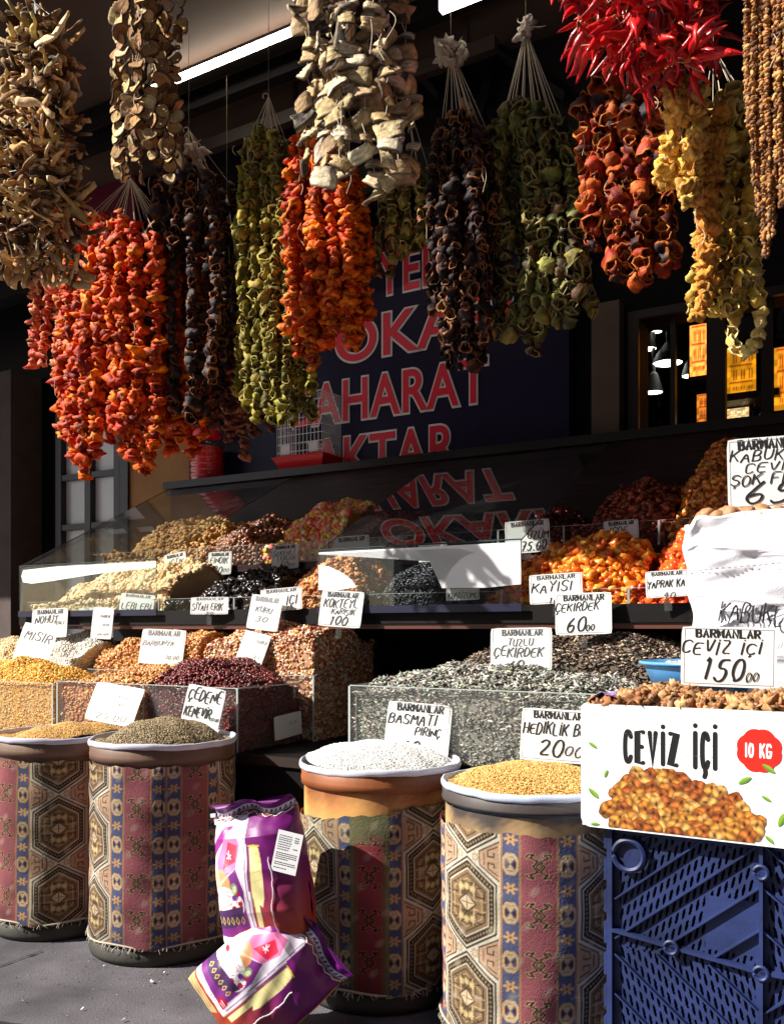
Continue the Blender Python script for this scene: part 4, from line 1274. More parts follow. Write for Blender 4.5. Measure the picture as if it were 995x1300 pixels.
def small_star(c, x, y):
    for a_ in (0, math.pi / 3, -math.pi / 3):
        c.line([(x - .015 * math.cos(a_), y - .012 * math.sin(a_)), (x + .015 * math.cos(a_), y + .012 * math.sin(a_))], .006, (206, 164, 112))
    c.ell(x, y, .003, .003, (90, 50, 46))

def kilim(double):
    """one period of the cloth: panel of medallions, blue, pink, blue (and again blue, pink, blue when double)"""
    seq = [('m', .190), ('b', .046), ('p', .086), ('b', .046)] + ([('b', .046), ('p', .086), ('b', .046)] if double else [])
    wt = sum(x[1] for x in seq)
    c = Canvas(wt, VP, 0.0008, CR)
    x = 0
    for k, wd in seq:
        if k == 'm':
            for yy in (0, VP):
                for s, xx in ((1, x + .004), (-1, x + wd - .004)):
                    side_figure(c, xx, yy, s)
            medallion(c, x + wd / 2, VP / 2)
        elif k == 'p':
            c.poly([(x, 0), (x + wd, 0), (x + wd, VP), (x, VP)], PNK)
            for yy in (0, VP / 2, VP):
                pink_motif(c, x + wd / 2, yy)
        else:
            c.poly([(x, 0), (x + wd, 0), (x + wd, VP), (x, VP)], BLU)
            for yy in (0, VP / 2, VP):
                blue_motif(c, x + wd / 2, yy)
            for yy in (VP / 4, VP * 3 / 4):
                small_star(c, x + wd / 2, yy)
        for xx in (x, x + wd):
            c.line([(xx, -.01), (xx, VP + .01)], .005, (176, 132, 92))
        x += wd
    # weave and worn threads
    c.a *= (1 + 0.10 * np.sin(c.Y * 2 * math.pi / 0.0034))[..., None] * (1 + RNG.normal(0, .08, c.a.shape[:2]))[..., None]
    c.blur(1)
    return c
KIL1, KIL2 = kilim(False), kilim(True)
M_fabric = mat('kilim_cloth', None, 0.9, 0.5, 420, 0.10, 9, spec=0.15)
M_fibre = mat('fibre_drum', None, 0.55, 0.2, 50, 0.25, 7, stretch=(1, 1, 0.25))
M_rubber = mat('drum_foot_rubber', L3(58, 56, 50), 0.7, 0.3, 40, 0.35, 6)
M_rim = mat('liner_plastic', L3(198, 200, 218), 0.3, 0.1, 60, 0.06, 10)

def drum(px, Y, D, ztop, label, kc, offx, fab_top, tone, heapspec, rimcol, slope=0.0, stripe=None, double_seam=False):
    X = (px - CX) / FPX * Y
    r = D / 2
    C0 = np.array([X, Y, 0])
    t = thing('covered_drum', label, 'drum', C0, group='fibre drums covered in kilim cloth')
    # body
    b = MB()
    n = 96
    prof = [(0.01, 0.03), (r - .012, 0.03), (r - .008, .06), (r - .006, .3), (r - .006, ztop - .105)]
    b.lathe(prof, C0, n, lin(tone[0]))
    zs = np.linspace(ztop - .15, ztop - .055, 12)
    th = np.arange(n) * 2 * math.pi / n
    G = np.stack([(r - .0055) * np.cos(th)[None, :].repeat(12, 0), (r - .0055) * np.sin(th)[None, :].repeat(12, 0), zs[:, None].repeat(n, 1)], -1) + C0
    st = np.clip(0.4 + 0.22 * np.sin(th * 5 + 1.0)[None, :] + .15 * np.sin(th * 11)[None, :] + (zs[:, None] - zs.mean()) * 12 + RNG.normal(0, .06, (12, n)), 0, 1)[..., None]
    b.grid(G, lin(tone[0]) * (1 - st) + lin(tone[1]) * st, True)
    b.build('drum_body', M_fibre, t, True)
    # top band
    bh = .048 if rimcol[2] > 228 else .062
    m = MB()
    m.lathe([(r - .006, ztop - bh), (r + .003, ztop - bh + .002), (r + .004, ztop - .04), (r + .002, ztop - .036), (r + .003, ztop - .018), (r - .004, ztop - .012)], C0, n, lin(tone[1]))
    m.build('top_band', M_fibre, t, True)
    # white liner rim with a lip
    m = MB()
    k = np.linspace(-math.pi * .6, math.pi * 1.1, 12)
    lipr = [(r + .003 + .0055 * math.cos(a_), ztop - .006 + .010 * math.sin(a_)) for a_ in k]
    prof = lipr + [(r - .018, ztop - .02), (r - .022, ztop - .09), (0.01, ztop - .1)]
    pr = np.array(prof)
    G = np.stack([pr[:, 0][:, None] * np.cos(th), pr[:, 0][:, None] * np.sin(th), pr[:, 1][:, None] + 0 * th], -1)
    G[:len(lipr), :, 2] += (0.0025 * np.sin(th * 3 + px) + 0.0012 * np.sin(th * 7) + .0006 * np.sin(th * 17 + px) + .0004 * np.sin(th * 29))[None, :]
    G[:len(lipr), :, :2] *= (1 + 0.008 * np.sin(th * 4 + 1 + px))[None, :, None]
    m.grid(G + C0, lin(rimcol), True)
    m.build('plastic_liner', mat('liner_%d' % int(px), None, 0.3, 0.15, 60, 0.1, 10), t, True)
    # rubber foot
    m = MB(); m.lathe([(r - .02, 0.002), (r + .002, 0.004), (r + .006, .02), (r + .004, .05), (r - .004, .056)], C0, n); m.build('rubber_foot', M_rubber, t, True)
    # cloth cover: a fine grid wrapped round the drum
    nth = int(2 * math.pi * r / 0.0026)
    zb0 = 0.058
    nz = int((fab_top - zb0) / 0.0026)
    phi = math.atan2(-Y, -X)
    th = np.linspace(phi - math.pi, phi + math.pi, nth)
    s = np.linspace(0, 1, nz)
    TH_, S_ = np.meshgrid(th, s)
    zt = fab_top + slope * np.cos(TH_ + 0.2) + 0.003 * np.sin(TH_ * 9) + 0.002 * np.sin(TH_ * 31)
    zb = zb0 + 0.004 * np.sin(TH_ * 6 + 1) + 0.002 * np.sin(TH_ * 40)
    Zg = zb + (zt - zb) * S_
    wr = 0.0030 * np.sin(TH_ * 4 + Zg * 7 + px) + 0.0022 * np.sin(TH_ * 11 - Zg * 15 + px) * (.5 + .5 * np.sin(Zg * 12)) + 0.0012 * np.sin(Zg * 60 + TH_ * 2) + .004 * np.exp(-((Zg - zb0) / .015) ** 2)
    rr = r + 0.005 + wr + RNG.normal(0, 0.0002, TH_.shape)
    G = np.stack([rr * np.cos(TH_), rr * np.sin(TH_), Zg], -1) + C0
    arc = (TH_ - phi) * r + offx
    Cc = kc.sample(np.mod(arc, kc.w), np.mod(Zg - 0.035 + 0.004 * np.sin(TH_ * 3), VP), True, True)
    if stripe:
        # a worn patch where the pile has gone and the backing threads show
        x0, x1, zlo, cc = stripe
        a2 = (TH_ - phi)
        zone = np.clip((Zg - zlo) / 0.03 + 0.5 * np.sin(Zg * 90 + TH_ * 20), 0, 1) * ((a2 * r > x0) & (a2 * r < x1))
        edge = ((np.abs(a2 * r - x0) < .011) | (np.abs(a2 * r - x1) < .011)) * 0.85
        f = np.maximum(zone, edge)[..., None]
        Cc = Cc * (1 - f) + lin(cc) * f
        hot = ((a2 * r > x0) & (a2 * r < x1) & (Zg < zlo))[..., None]
        Cc = np.where(hot, Cc * np.array([1.1, .6, .65]), Cc)
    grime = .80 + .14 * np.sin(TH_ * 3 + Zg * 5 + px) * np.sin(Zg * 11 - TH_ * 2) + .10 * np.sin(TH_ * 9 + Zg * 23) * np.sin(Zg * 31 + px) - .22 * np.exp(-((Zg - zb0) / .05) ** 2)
    Cc = Cc * grime[..., None] * np.array({77: (.92, .88, .82), 208: (1, .97, .97), 483: (.84, .86, .82), 676: (1.04, 1.02, 1)}[int(px)])
    if double_seam:
        Cc = np.where((np.abs(arc - offx - .004 * np.sin(Zg * 9)) < .0016)[..., None], Cc * .35, Cc)
    worn = np.clip(np.sin(TH_ * 7 + Zg * 31) * np.sin(Zg * 47 - TH_ * 11) - 0.72, 0, 1)[..., None] * 1.2
    Cc = Cc * (1 - worn) + lin((176, 164, 146)) * worn
    m = MB(); m.grid(G, Cc)
    fc = m.build('cloth_cover', M_fabric, t, True)
    # frayed hem
    m = MB()
    for k in range(150):
        a_ = RNG.uniform(0, 2 * math.pi)
        q = np.array([math.cos(a_), math.sin(a_), 0])
        tg = np.array([-math.sin(a_), math.cos(a_), 0])
        base = C0 + q * (r + .009) + ZV * (zb0 + .006)
        e = base + q * RNG.uniform(.002, .007) - ZV * RNG.uniform(.006, .02) + tg * RNG.normal(0, .008)
        m.tube([base, (base + e) / 2 + q * .003, e], .0008, 4, lin((196, 188, 172)), False)
    m.tube([C0 + np.array([math.cos(a_) * (r + .008), math.sin(a_) * (r + .008), zb0 + .006 + .004 * math.sin(a_ * 6 + 1)]) for a_ in np.linspace(0, 2 * math.pi, 120)], .0032, 6, lin((176, 166, 150)))
    m.build('frayed_hem', mat('hem_thread', None, 0.9), fc)
    # heap of grain
    nm, lab, cat, pal, protos, size, an, peak, cx_, cy_, rr_, zin = heapspec
    R0 = r - .012
    def zh(x, y):
        d2 = ((x - cx_) ** 2 + (y - cy_) ** 2) / rr_ ** 2
        return ztop + zin + (peak - zin) * np.clip(1 - d2, 0, 1) ** 0.8 + 0.003 * np.sin(x * 50 + y * 31)
    h = MB()
    ra = np.linspace(0.001, R0, 22)
    th2 = np.arange(64) * 2 * math.pi / 64
    gx, gy = ra[:, None] * np.cos(th2), ra[:, None] * np.sin(th2)
    mc = np.mean([lin(c) for c in pal], 0) * .7  # darker bed paints the shade in the gaps between grains
    h.grid(np.stack([gx, gy, zh(gx, gy) - size * .5], -1) + C0, mc, True)
    a1 = size * size * 4 * an[0] * an[1] * .5
    kk = int(math.pi * R0 * R0 * 1.5 / a1)
    rad, ang = R0 * np.sqrt(RNG.random(kk)), RNG.uniform(0, 6.283, kk)
    x, y = rad * np.cos(ang), rad * np.sin(ang)
    T = np.stack([x, y, zh(x, y) + RNG.uniform(-.3, .45, kk) * size], -1) + C0
    A = RNG.normal(0, 1, (kk, 3)); A[:, 2] = np.abs(A[:, 2]) + 1.0
    Rm = axis_frames(A, RNG.uniform(0, 6.28, kk))
    Cg = palette(kk, pal, .14)
    Sg = size * (1 + RNG.normal(0, .12, (kk, 1))) * np.array(an)[None]
    for i, pr_ in enumerate(protos):
        q = (np.arange(kk) % len(protos)) == i
        h.scatter(pr_, T[q], Rm[q], Sg[q], Cg[q])
    o = h.build(nm, M_grain, None, True)
    tag(o, lab, cat, kind='stuff')

AN = (1, .45, .4)
drum(77, 3.27, .45, .682, 'cloth covered drum at the far left with a big brown medallion panel', KIL1, .100, .607, ((142, 92, 56), (120, 92, 74)),
     ('wheat_grains', 'golden wheat in the drum at the far left', 'wheat', PAL['wheat'], G_seed, .0036, AN, .034, .06, -.02, .2, -.012), (206, 204, 220))
drum(208, 3.05, .468, .690, 'cloth covered drum with two pink stripes, second from the left', KIL2, .360, .622, ((130, 88, 60), (112, 82, 66)),
     ('hemp_seeds', 'brown hemp seeds heaped in the drum with two pink stripes', 'hemp seeds', PAL['hemp'], G_seed, .0034, (1, .8, .7), .062, .0, .02, .19, -.01), (206, 204, 220), double_seam=True)
drum(483, 2.69, .462, .665, 'drum of white rice with bare orange fibre above its worn cloth', KIL1, .279 + .030, .545, ((216, 160, 92), (140, 78, 38)),
     ('rice_grains', 'white rice heaped in the drum with the bare orange top', 'rice', PAL['rice'], G_seed, .0040, (1, .35, .33), .048, -.02, .02, .23, -.006), (212, 212, 226), slope=.03, stripe=(-.073, .013, .47, (128, 126, 92)))
drum(676, 2.36, .465, .660, 'nearest drum with a dark metal band, beside the blue crate', KIL1, .279 - .014, .566, ((200, 164, 116), (66, 58, 56)),
     ('bulgur_grains', 'golden bulgur wheat heaped in the nearest drum', 'bulgur', PAL['wheat'], G_seed, .0040, (1, .5, .45), .038, .0, .02, .2, -.008), (196, 208, 232))

# ------------------------------------------------------------------ price signs
M_card = mat('white_card', (0.84, 0.84, 0.83), 0.35, 0.1, 14, 0.04, 9, coat=0.3)
def sign_frame(px, py, wpx, hpx, v, yaw, tilt, roll):
    P = np.array(P3(px, py, v))
    Y = depth(px, v)
    f = np.array([math.sin(yaw), -math.cos(yaw), 0])
    e1 = np.array([math.cos(yaw), math.sin(yaw), 0])
    cosv = abs(np.dot(f, -np.array([(px - CX) / FPX, 1, 0]) / math.hypot((px - CX) / FPX, 1)))
    ct, st_ = math.cos(tilt), math.sin(tilt)
    e2 = ZV * ct - f * st_
    e3 = f * ct + ZV * st_
    cr, sr = math.cos(roll), math.sin(roll)
    a1, a2 = e1 * cr - e2 * sr, e1 * sr + e2 * cr
    return P, a1, a2, e3, wpx * Y / FPX / cosv, hpx * Y / FPX / ct

def serif_lines(text):
    L, wd = layout(text, .72, .42)
    out = []
    for q in L:
        out.append(q)
    ser = []
    for q in L:
        for e in (q[0], q[-1]):
            if e[1] < .02 or e[1] > .98:
                ser.append(np.array([[e[0] - .13, e[1]], [e[0] + .13, e[1]]]))
    return out, ser, wd

def price_sign(label, px, py, wpx, hpx, v, lines, roll=0.0, tilt=10, yaw=-17, header=True, ink=(0.014, 0.014, 0.016), hink=None, curl=0.0, hw=1.0, border=True, hx=None):
    P, a1, a2, a3, wd, ht = sign_frame(px, py, wpx, hpx, v, math.radians(yaw), math.radians(tilt), math.radians(roll))
    base = P - a2 * ht / 2
    M = Matrix(((a1[0], a2[0], a3[0], base[0]), (a1[1], a2[1], a3[1], base[1]), (a1[2], a2[2], a3[2], base[2]), (0, 0, 0, 1)))
    t = thing('price_sign', label, 'price sign', M=M, group='white handwritten price signs')
    th = 0.0018
    curl = curl or random.uniform(-.05, .09)
    cz = lambda x, y: curl * ht * (((x / wd) + .5) ** 2 * .25 - (y / ht - .5) ** 2 * .3)
    m = MB()
    nx, ny = 9, 9
    gx, gy = np.meshgrid(np.linspace(-wd / 2, wd / 2, nx), np.linspace(0, ht, ny))
    # slightly rounded corners
    rc = min(wd, ht) * .05
    gx2 = gx.copy(); gy2 = gy.copy()
    for sx in (0, -1):
        for sy in (0, -1):
            gx2[sy, sx] -= np.sign(gx[sy, sx]) * rc * .3
            gy2[sy, sx] += (1 if sy == 0 else -1) * rc * .3
    F = np.stack([gx2, gy2, cz(gx2, gy2)], -1)
    B = F - np.array([0, 0, th])
    m.grid(F); m.grid(B[:, ::-1])
    ring = lambda A: np.vstack([A[0], A[1:, -1], A[-1, -2::-1], A[-2:0:-1, 0]])
    rf, rb = ring(F), ring(B)
    m.grid(np.stack([np.vstack([rb, rb[:1]]), np.vstack([rf, rf[:1]])], 0))
    m.build('card', M_card, t, False, world=False)
    to3 = lambda q, l: np.stack([q[:, 0], q[:, 1], cz(q[:, 0], q[:, 1]) + .0006 + l], -1)
    def place(L, w0, x0, x1, y0, h):
        sx = (x1 - x0) / w0
        return [np.stack([x0 + q[:, 0] * sx, y0 + q[:, 1] * h], -1) for q in L]
    if border:
        m = MB()
        e = .035
        x0, x1, y0, y1 = -wd * (.5 - e), wd * (.5 - e), ht * e * 1.3, ht * (1 - e * 1.1)
        pen(m, [np.array([[x0, y0], [x1, y0]]), np.array([[x1, y0], [x1, y1]]), np.array([[x1, y1], [x0, y1]]), np.array([[x0, y1], [x0, y0]])], .0006, to3, (.25, .25, .25), 0, False)
        m.build('border_line', mat('grey_print', L3(150, 150, 152), 0.6), t, world=False)
    if header:
        L, ser, w0 = serif_lines('BARMANLAR')
        hh = ht * .13
        xa, xb = hx if hx else (.16, .86)
        x0, x1 = -wd / 2 + wd * xa, -wd / 2 + wd * xb
        y0 = ht * (.82 if len(lines) < 4 else .84)
        m = MB()
        pen(m, place(L, w0, x0, x1, y0, hh), hh * .115, to3, hink or ink, .55, False)
        pen(m, place(ser, w0, x0, x1, y0, hh), hh * .07, to3, hink or ink, 0, False, z0=.0002)
        m.build('printed_header', mat('header_ink_%s' % ('f' if hink else 'n'), None, 0.5), t, world=False)
    m = MB()
    lift = .0004
    for (txt, yc, hf, xa, xb) in lines:
        L, w0 = layout(txt, .6, .26, .22, .06)
        L = [smooth_pl(q, 2) if len(q) > 2 else q for q in L]
        h = ht * hf
        pen(m, place(L, w0, -wd / 2 + wd * xa, -wd / 2 + wd * xb, ht * (1 - yc) - h / 2, h), max(.0010, min(h * .055, ht * .017)) * hw, to3, ink, .5, True, lift)
        lift += .0003
    if lines:
        m.build('handwriting', mat('pen_ink_%d' % int(ink[0] * 100), None, 0.5), t, world=False)
    # thin clear holder pushed into the goods
    m = MB()
    m.add([[x, y, z] for z in (-.006, -.003) for x, y in ((-.012, -.045), (.012, -.045), (.012, .02), (-.012, .02))], [[3, 2, 1, 0], [4, 5, 6, 7], [0, 1, 5, 4], [1, 2, 6, 5], [2, 3, 7, 6], [3, 0, 4, 7]])
    m.build('holder', M_acr, t, world=False)
    return t

FA = (.16, .16, .17)
FB = (.30, .30, .31)
price_sign('price sign reading KABUKLU CEVİZ ŞOK FİYAT 65, standing in whole walnuts', 972, 600, 92, 92, 2.52, [('KABUKLU', .25, .15, .03, 1.0), ('CEVİZ', .42, .13, .22, .86), ('ŞOK FİYAT', .58, .15, .04, 1.12), ('65', .79, .27, .2, .78)], roll=-1, tilt=4, hx=(.16, .98))
price_sign('price sign reading CEVİZ İÇİ 150.00, standing in walnut kernels', 924, 834, 114, 76, 2.14, [('CEVİZ İÇİ', .35, .2, .0, .82), ('150', .72, .36, .22, .64), ('00', .82, .14, .68, .8)], roll=1.5, tilt=8, hx=(.16, .82))
price_sign('price sign reading ÇEKİRDEK 60.00, over the dark sunflower seeds', 740, 779, 70, 53, 2.92, [('ÇEKİRDEK', .33, .2, .0, .76), ('60', .74, .34, .2, .52), ('00', .82, .16, .54, .68)], roll=-1.5, tilt=10)
price_sign('price sign reading KAYISI, in front of the dried apricots', 705, 747, 66, 38, 2.95, [('KAYISI', .44, .32, .04, .78), ('16', .9, .2, .36, .52)], roll=-3, tilt=8)
price_sign('price sign reading İĞDE 70.00, on the red brown oval fruit', 788, 677, 43, 34, 3.42, [('İĞDE', .40, .26, .16, .66), ('70', .80, .3, .24, .56), ('00', .85, .16, .6, .82)], roll=-2.5, tilt=8)
price_sign('price sign reading ÜZÜM 75.00, right edge of the middle glass cover', 669, 681, 56, 42, 3.40, [('ÜZÜM', .46, .24, .5, .96), ('75.00', .8, .26, .36, .9)], roll=-3, tilt=8)
price_sign('price sign reading YAPRAK KAYISI, partly behind the white sack', 846, 741, 52, 34, 2.95, [('YAPRAK KAY', .48, .28, .04, 1.0), ('40', .92, .22, .4, .66)], roll=-3, tilt=8)
price_sign('price sign reading TUZLU ÇEKİRDEK 60, in the grey striped seeds', 661, 824, 77, 54, 2.70, [('TUZLU', .34, .16, .28, .68), ('ÇEKİRDEK', .58, .2, .05, .84), ('60', .88, .24, .28, .52)], roll=-1, tilt=8, ink=(.10, .10, .105), hx=(.2, .84))
price_sign('price sign reading BASMATİ PİRİNÇ 10.00, standing in white rice', 530, 927, 82, 68, 2.455, [('BASMATİ', .30, .2, .03, .76), ('PİRİNÇ', .52, .15, .46, .84), ('10', .80, .24, .3, .54), ('00', .88, .12, .58, .72)], roll=3.5, tilt=10)
price_sign('price sign reading HEDİKLİK BUĞDAY 20.00, standing in bulgur', 706, 934, 90, 66, 2.40, [('HEDİKLİK BUĞ', .38, .22, .03, .98), ('20', .72, .32, .26, .58), ('00', .76, .18, .62, .86)], roll=2, tilt=8, hx=(.18, .84))
price_sign('price sign reading KUŞÜZÜMÜ, small, behind the middle glass cover', 587, 753, 42, 18, 3.0, [('KUŞÜZÜMÜ', .68, .42, .05, .95)], roll=-2, tilt=8, border=False, hx=(.14, .84))
price_sign('price sign reading ÜZÜM 80, on the black raisins behind glass', 549, 701, 36, 24, 3.42, [('ÜZÜM', .42, .28, .2, .8), ('80.00', .8, .28, .22, .84)], roll=-3, tilt=8, header=False, border=False)
price_sign('price sign reading 44.00, on the red berries behind glass', 446, 699, 45, 38, 3.42, [('44', .78, .26, .2, .52), ('00', .8, .2, .56, .78)], roll=-3, tilt=8)
price_sign('price sign reading KOKTEYL KARIŞIK 100.00, over the mixed beans', 433, 773, 54, 46, 2.92, [('KOKTEYL', .36, .22, .08, .86), ('KARIŞIK', .58, .15, .28, .82), ('100', .84, .22, .26, .66)], roll=4, tilt=10, ink=(.04, .04, .045))
price_sign('price sign reading ŞEKERLİ LEBLEBİ 60.00, on the sugared chickpeas', 362, 707, 34, 31, 3.42, [('ŞEKERLİ', .34, .2, .06, .84), ('LEBLEBİ', .56, .16, .22, .88), ('60', .82, .24, .3, .6), ('00', .85, .12, .64, .84)], roll=-3.5, tilt=8)
price_sign('price sign reading FINDIK 90.00, on the hazelnuts', 279, 715, 29, 29, 3.42, [('FINDIK', .38, .24, .08, .82), ('90', .76, .3, .24, .6), ('00', .82, .16, .64, .88)], roll=-1, tilt=8)
price_sign('price sign reading FISTIK 70.00, on the peanuts beside the left cover', 223, 717, 27, 30, 3.42, [('FISTIK', .4, .24, .05, .86), ('70.00', .76, .26, .22, .9)], roll=-9, tilt=8)
price_sign('price sign reading SİYAH ERİK, in front of the black dried plums', 266, 769, 47, 22, 2.95, [('SİYAH ERİK', .56, .4, .04, .84), ('50', .94, .14, .4, .6)], roll=0, tilt=6)
price_sign('price sign reading İÇİ, behind the faded tilted card', 357, 761, 52, 29, 2.95, [('CEVİZ', .55, .3, .05, .5), ('İÇİ', .55, .36, .62, .86), ('0', .9, .2, .62, .74)], roll=-4, tilt=6)
price_sign('tilted faded price sign in front of the İÇİ sign', 336, 778, 40, 44, 2.90, [('KURU', .42, .14, .2, .7), ('30', .7, .14, .25, .6)], roll=7, tilt=10, ink=FA, hink=FB, border=False)
price_sign('faded blank price sign leaning in the red beans', 321, 824, 34, 42, 2.85, [('FASULYE', .25, .08, .55, .95), ('25', .7, .08, .6, .85)], roll=13, tilt=18, header=False, ink=FB, border=False)
price_sign('faded price sign tilted slightly right, on the tan beans', 206, 821, 54, 44, 2.85, [('BARBUNYA', .40, .14, .06, .74), ('30.00', .8, .1, .6, .9)], roll=2, tilt=12, ink=FA, hink=(.16, .16, .165))
price_sign('price sign reading LEBLEBİ, behind the left glass cover', 174, 766, 42, 24, 3.0, [('LEBLEBİ', .66, .34, .06, .9)], roll=5, tilt=8, border=False)
price_sign('small blue white price sign low behind the left glass cover', 112, 776, 22, 9, 3.0, [('25', .5, .6, .2, .9)], roll=-3, tilt=8, header=False, border=False)
price_sign('narrow faded price sign standing in the white beans', 130, 791, 25, 40, 2.92, [('FASULYE', .28, .07, .4, .85), ('30', .55, .06, .5, .8), ('00', .85, .05, .3, .8)], roll=3, tilt=6, header=False, ink=FA, border=False)
price_sign('price sign reading NOHUT, standing in the chickpeas', 63, 791, 42, 37, 2.92, [('NOHUT', .36, .24, .1, .72), ('YERLİ', .5, .1, .62, .9)], roll=-2, tilt=8)
price_sign('tilted price sign reading MISIR, standing in the yellow corn', 45, 819, 42, 50, 2.75, [('MISIR', .28, .22, .12, .86)], roll=12, tilt=14, header=False, ink=(.08, .08, .085), border=False)
price_sign('faded curled price sign behind the wheat drum', 146, 894, 62, 47, 2.42, [('BUĞDAY', .3, .1, .5, .8), ('ASURE', .5, .12, .35, .75), ('25.00', .84, .16, .2, .8)], roll=8, tilt=22, header=False, ink=FB, border=False, curl=.25)
price_sign('tilted price sign reading ÇEDENE KENEVİR, standing in hemp seeds', 257, 902, 48, 60, 2.40, [('ÇEDENE', .2, .24, .06, .9), ('KENEVİR', .56, .2, .04, .72), ('20.00', .64, .06, .74, .96), ('7', .78, .1, .3, .5)], roll=9, tilt=10, header=False, border=False)
price_sign('torn white paper label on the side of the red bean bin', 366, 921, 34, 30, 2.75, [('25', .4, .1, .5, .8)], roll=-4, tilt=0, yaw=60, header=False, ink=FB, border=False)
# ------------------------------------------------------------------ hanging strings of dried fruit
VAR = {
 'pepper': [cup(RNG, 10, 0.75, .34, .8, .6) for _ in range(7)] + [crumpled(RNG, 15, 6, .34, .5) for _ in range(5)],
 'shell': [cup(RNG, 11, 1.5, .2, .92, 1.15, .8) for _ in range(8)],
 'box': [cup(RNG, 9, 1.25, .26, .95, 1.0, .75) for _ in range(8)],
 'crum': [pleated(RNG) for _ in range(7)],
 'stick': [stick(RNG) for _ in range(12)],
 'disc': [disc(RNG) for _ in range(7)],
 'chunk': [chunk(RNG) for _ in range(9)],
 'chilli': [chilli(RNG) for _ in range(10)],
 'bead': [ball(3, 5, (1, .8, .8), .12) for _ in range(4)],
}
HOOKS = []
def bundle(label, cat, v, x0, x1, ytop, bottoms, kind, size, spacing, pal, rimpal=None, n=7, layers=2, apex=None, tw=0.75, mt=None, jit=.16, tw_at=.3, stagger=18, knot=None, cone_r=.0012, orient='stack', aniso=(1, 1, 1), p=None, ceil=None, group='strings of dried fruit hanging from the awning', depthf=.55, cord_col=(206, 190, 166), xtop=None, hang=True, sway=.012, name='hanging_string_bundle'):
    xc = (x0 + x1) / 2
    uc = U(xc, v)
    hw = abs(U(x1, v) - U(x0, v)) / 2
    ya = apex[1] if apex else ytop - 30
    xa = apex[0] if apex else (xtop if xtop is not None else xc)
    A = np.array(P3(xa, ya, v))
    ua, za = U(xa, v), A[2]
    t = thing(name, label, cat, A, group=group)
    bx, by = np.array([b[0] for b in bottoms], float), np.array([b[1] for b in bottoms], float)
    cords = MB()
    zt_ = Zp(xc, ytop, v)
    cc = lin(cord_col)
    for L in range(layers):
        dvl = 0 if layers == 1 else (L / (layers - 1) - .5) * 2
        nn = n if L == 0 else max(2, n - 1)
        for i in range(nn):
            f = (i + .5) / nn * 2 - 1
            f = np.clip(f * .94 + RNG.normal(0, .04), -1, 1)
            xs = xc + f * (x1 - x0) / 2
            dv = dvl * hw * depthf * math.sqrt(max(.15, 1 - f * f * .7)) + RNG.normal(0, .008)
            vv = v + dv
            us = uc + f * hw
            yb = np.interp(xs, bx, by) + (RNG.normal(0, 4) if L == 0 else RNG.uniform(-55, 2))
            yt = ytop + abs(f) ** 1.5 * stagger + RNG.uniform(0, 8)
            z1 = Zp(xs, yt, v)
            z0 = Zp(xs, yb, v)
            if z1 - z0 < .05:
                continue
            k = max(3, int((z1 - z0) / spacing))
            s = np.linspace(0, 1, k)
            ztop_all, zbot_all = zt_, Zp(xc, by.max(), v)
            frac = np.clip((ztop_all - (z1 + (z0 - z1) * s)) / (ztop_all - zbot_all), 0, 1)
            tap = tw + (1 - tw) * np.clip(frac / tw_at, 0, 1) ** .8
            xoff = 0 if xtop is None else (U(xtop, v) - uc) * np.clip(1 - frac / .6, 0, 1)
            ph = RNG.uniform(0, 6.28, 2)
            uu = uc + (us - uc) * tap + xoff + sway * np.sin(s * 5 + ph[0]) + RNG.normal(0, size * .22, k)
            vs = v + dv * tap + sway * np.sin(s * 6 + ph[1]) + RNG.normal(0, size * .18, k)
            zz = z1 + (z0 - z1) * s + RNG.normal(0, spacing * .12, k)
            T = Wa(np.stack([uu, vs, zz], -1))
            # the cord
            Q = np.vstack([A[None], T])
            cords.tube(Q, cone_r, 4, cc, False)
            m = MB()
            rot_ = RNG.uniform(0, 6.28, k)
            radial = np.array([f, dvl if layers > 1 else -.6])
            if orient == 'stack':
                Ax = RNG.normal(0, .5, (k, 3)); Ax[:, 2] += np.where(RNG.random(k) < .5, 1.0, -1.0)
            elif orient == 'out':
                Ax = RNG.normal(0, .75, (k, 3)); Ax += R * f * .8 - N * .7; Ax[:, 2] += RNG.normal(-.1, .5, k)
            elif orient == 'spoke':
                Ax = RNG.normal(0, 1.0, (k, 3)); Ax[:, 2] = RNG.normal(-.15, .35, k)
                Ax += R * f * .5 - N * .3
                low = s > .86
                Ax[low, 2] -= 1.3
            elif orient == 'hangout':
                Ax = RNG.normal(0, .62, (k, 3)); Ax[:, 2] -= .75
                Ax += R * f * .55 - N * .25
            elif orient == 'face':
                Ax = RNG.normal(0, .45, (k, 3)); Ax[:, 2] = RNG.normal(.1, .45, k)
                Ax += -N * 1.0 + R * f * .6
                flip = RNG.random(k) < .15
                Ax[flip] = RNG.normal(0, 1, (flip.sum(), 3))
            Rm = axis_frames(Ax, rot_)
            if orient == 'face' and kind == 'chunk':
                # long side roughly level
                ex = R[None] * 1.0 + RNG.normal(0, .28, (k, 3))
                ez = Ax / np.linalg.norm(Ax, axis=1)[:, None]
                ex -= ez * (ex * ez).sum(1)[:, None]
                ex /= np.linalg.norm(ex, axis=1)[:, None]
                Rm = np.stack([ex, np.cross(ez, ex), ez], -1)
            C = palette(k, pal, jit, p=p)
            rc = palette(k, rimpal, jit * .7) if rimpal else None
            S = size * np.clip(1 + RNG.normal(0, .24, (k, 1)), .5, 1.5) * np.array(aniso)[None]
            protos = VAR[kind]
            which = RNG.integers(0, len(protos), k)
            for a_, pr in enumerate(protos):
                q = which == a_
                if q.any():
                    m.scatter(pr, T[q], Rm[q], S[q], C[q], None if rc is None else rc[q])
            m.build('strand', mt or M_dry, t, True)
    zc = ceil if ceil else (ZC if v > VC0 else ZC + .076)
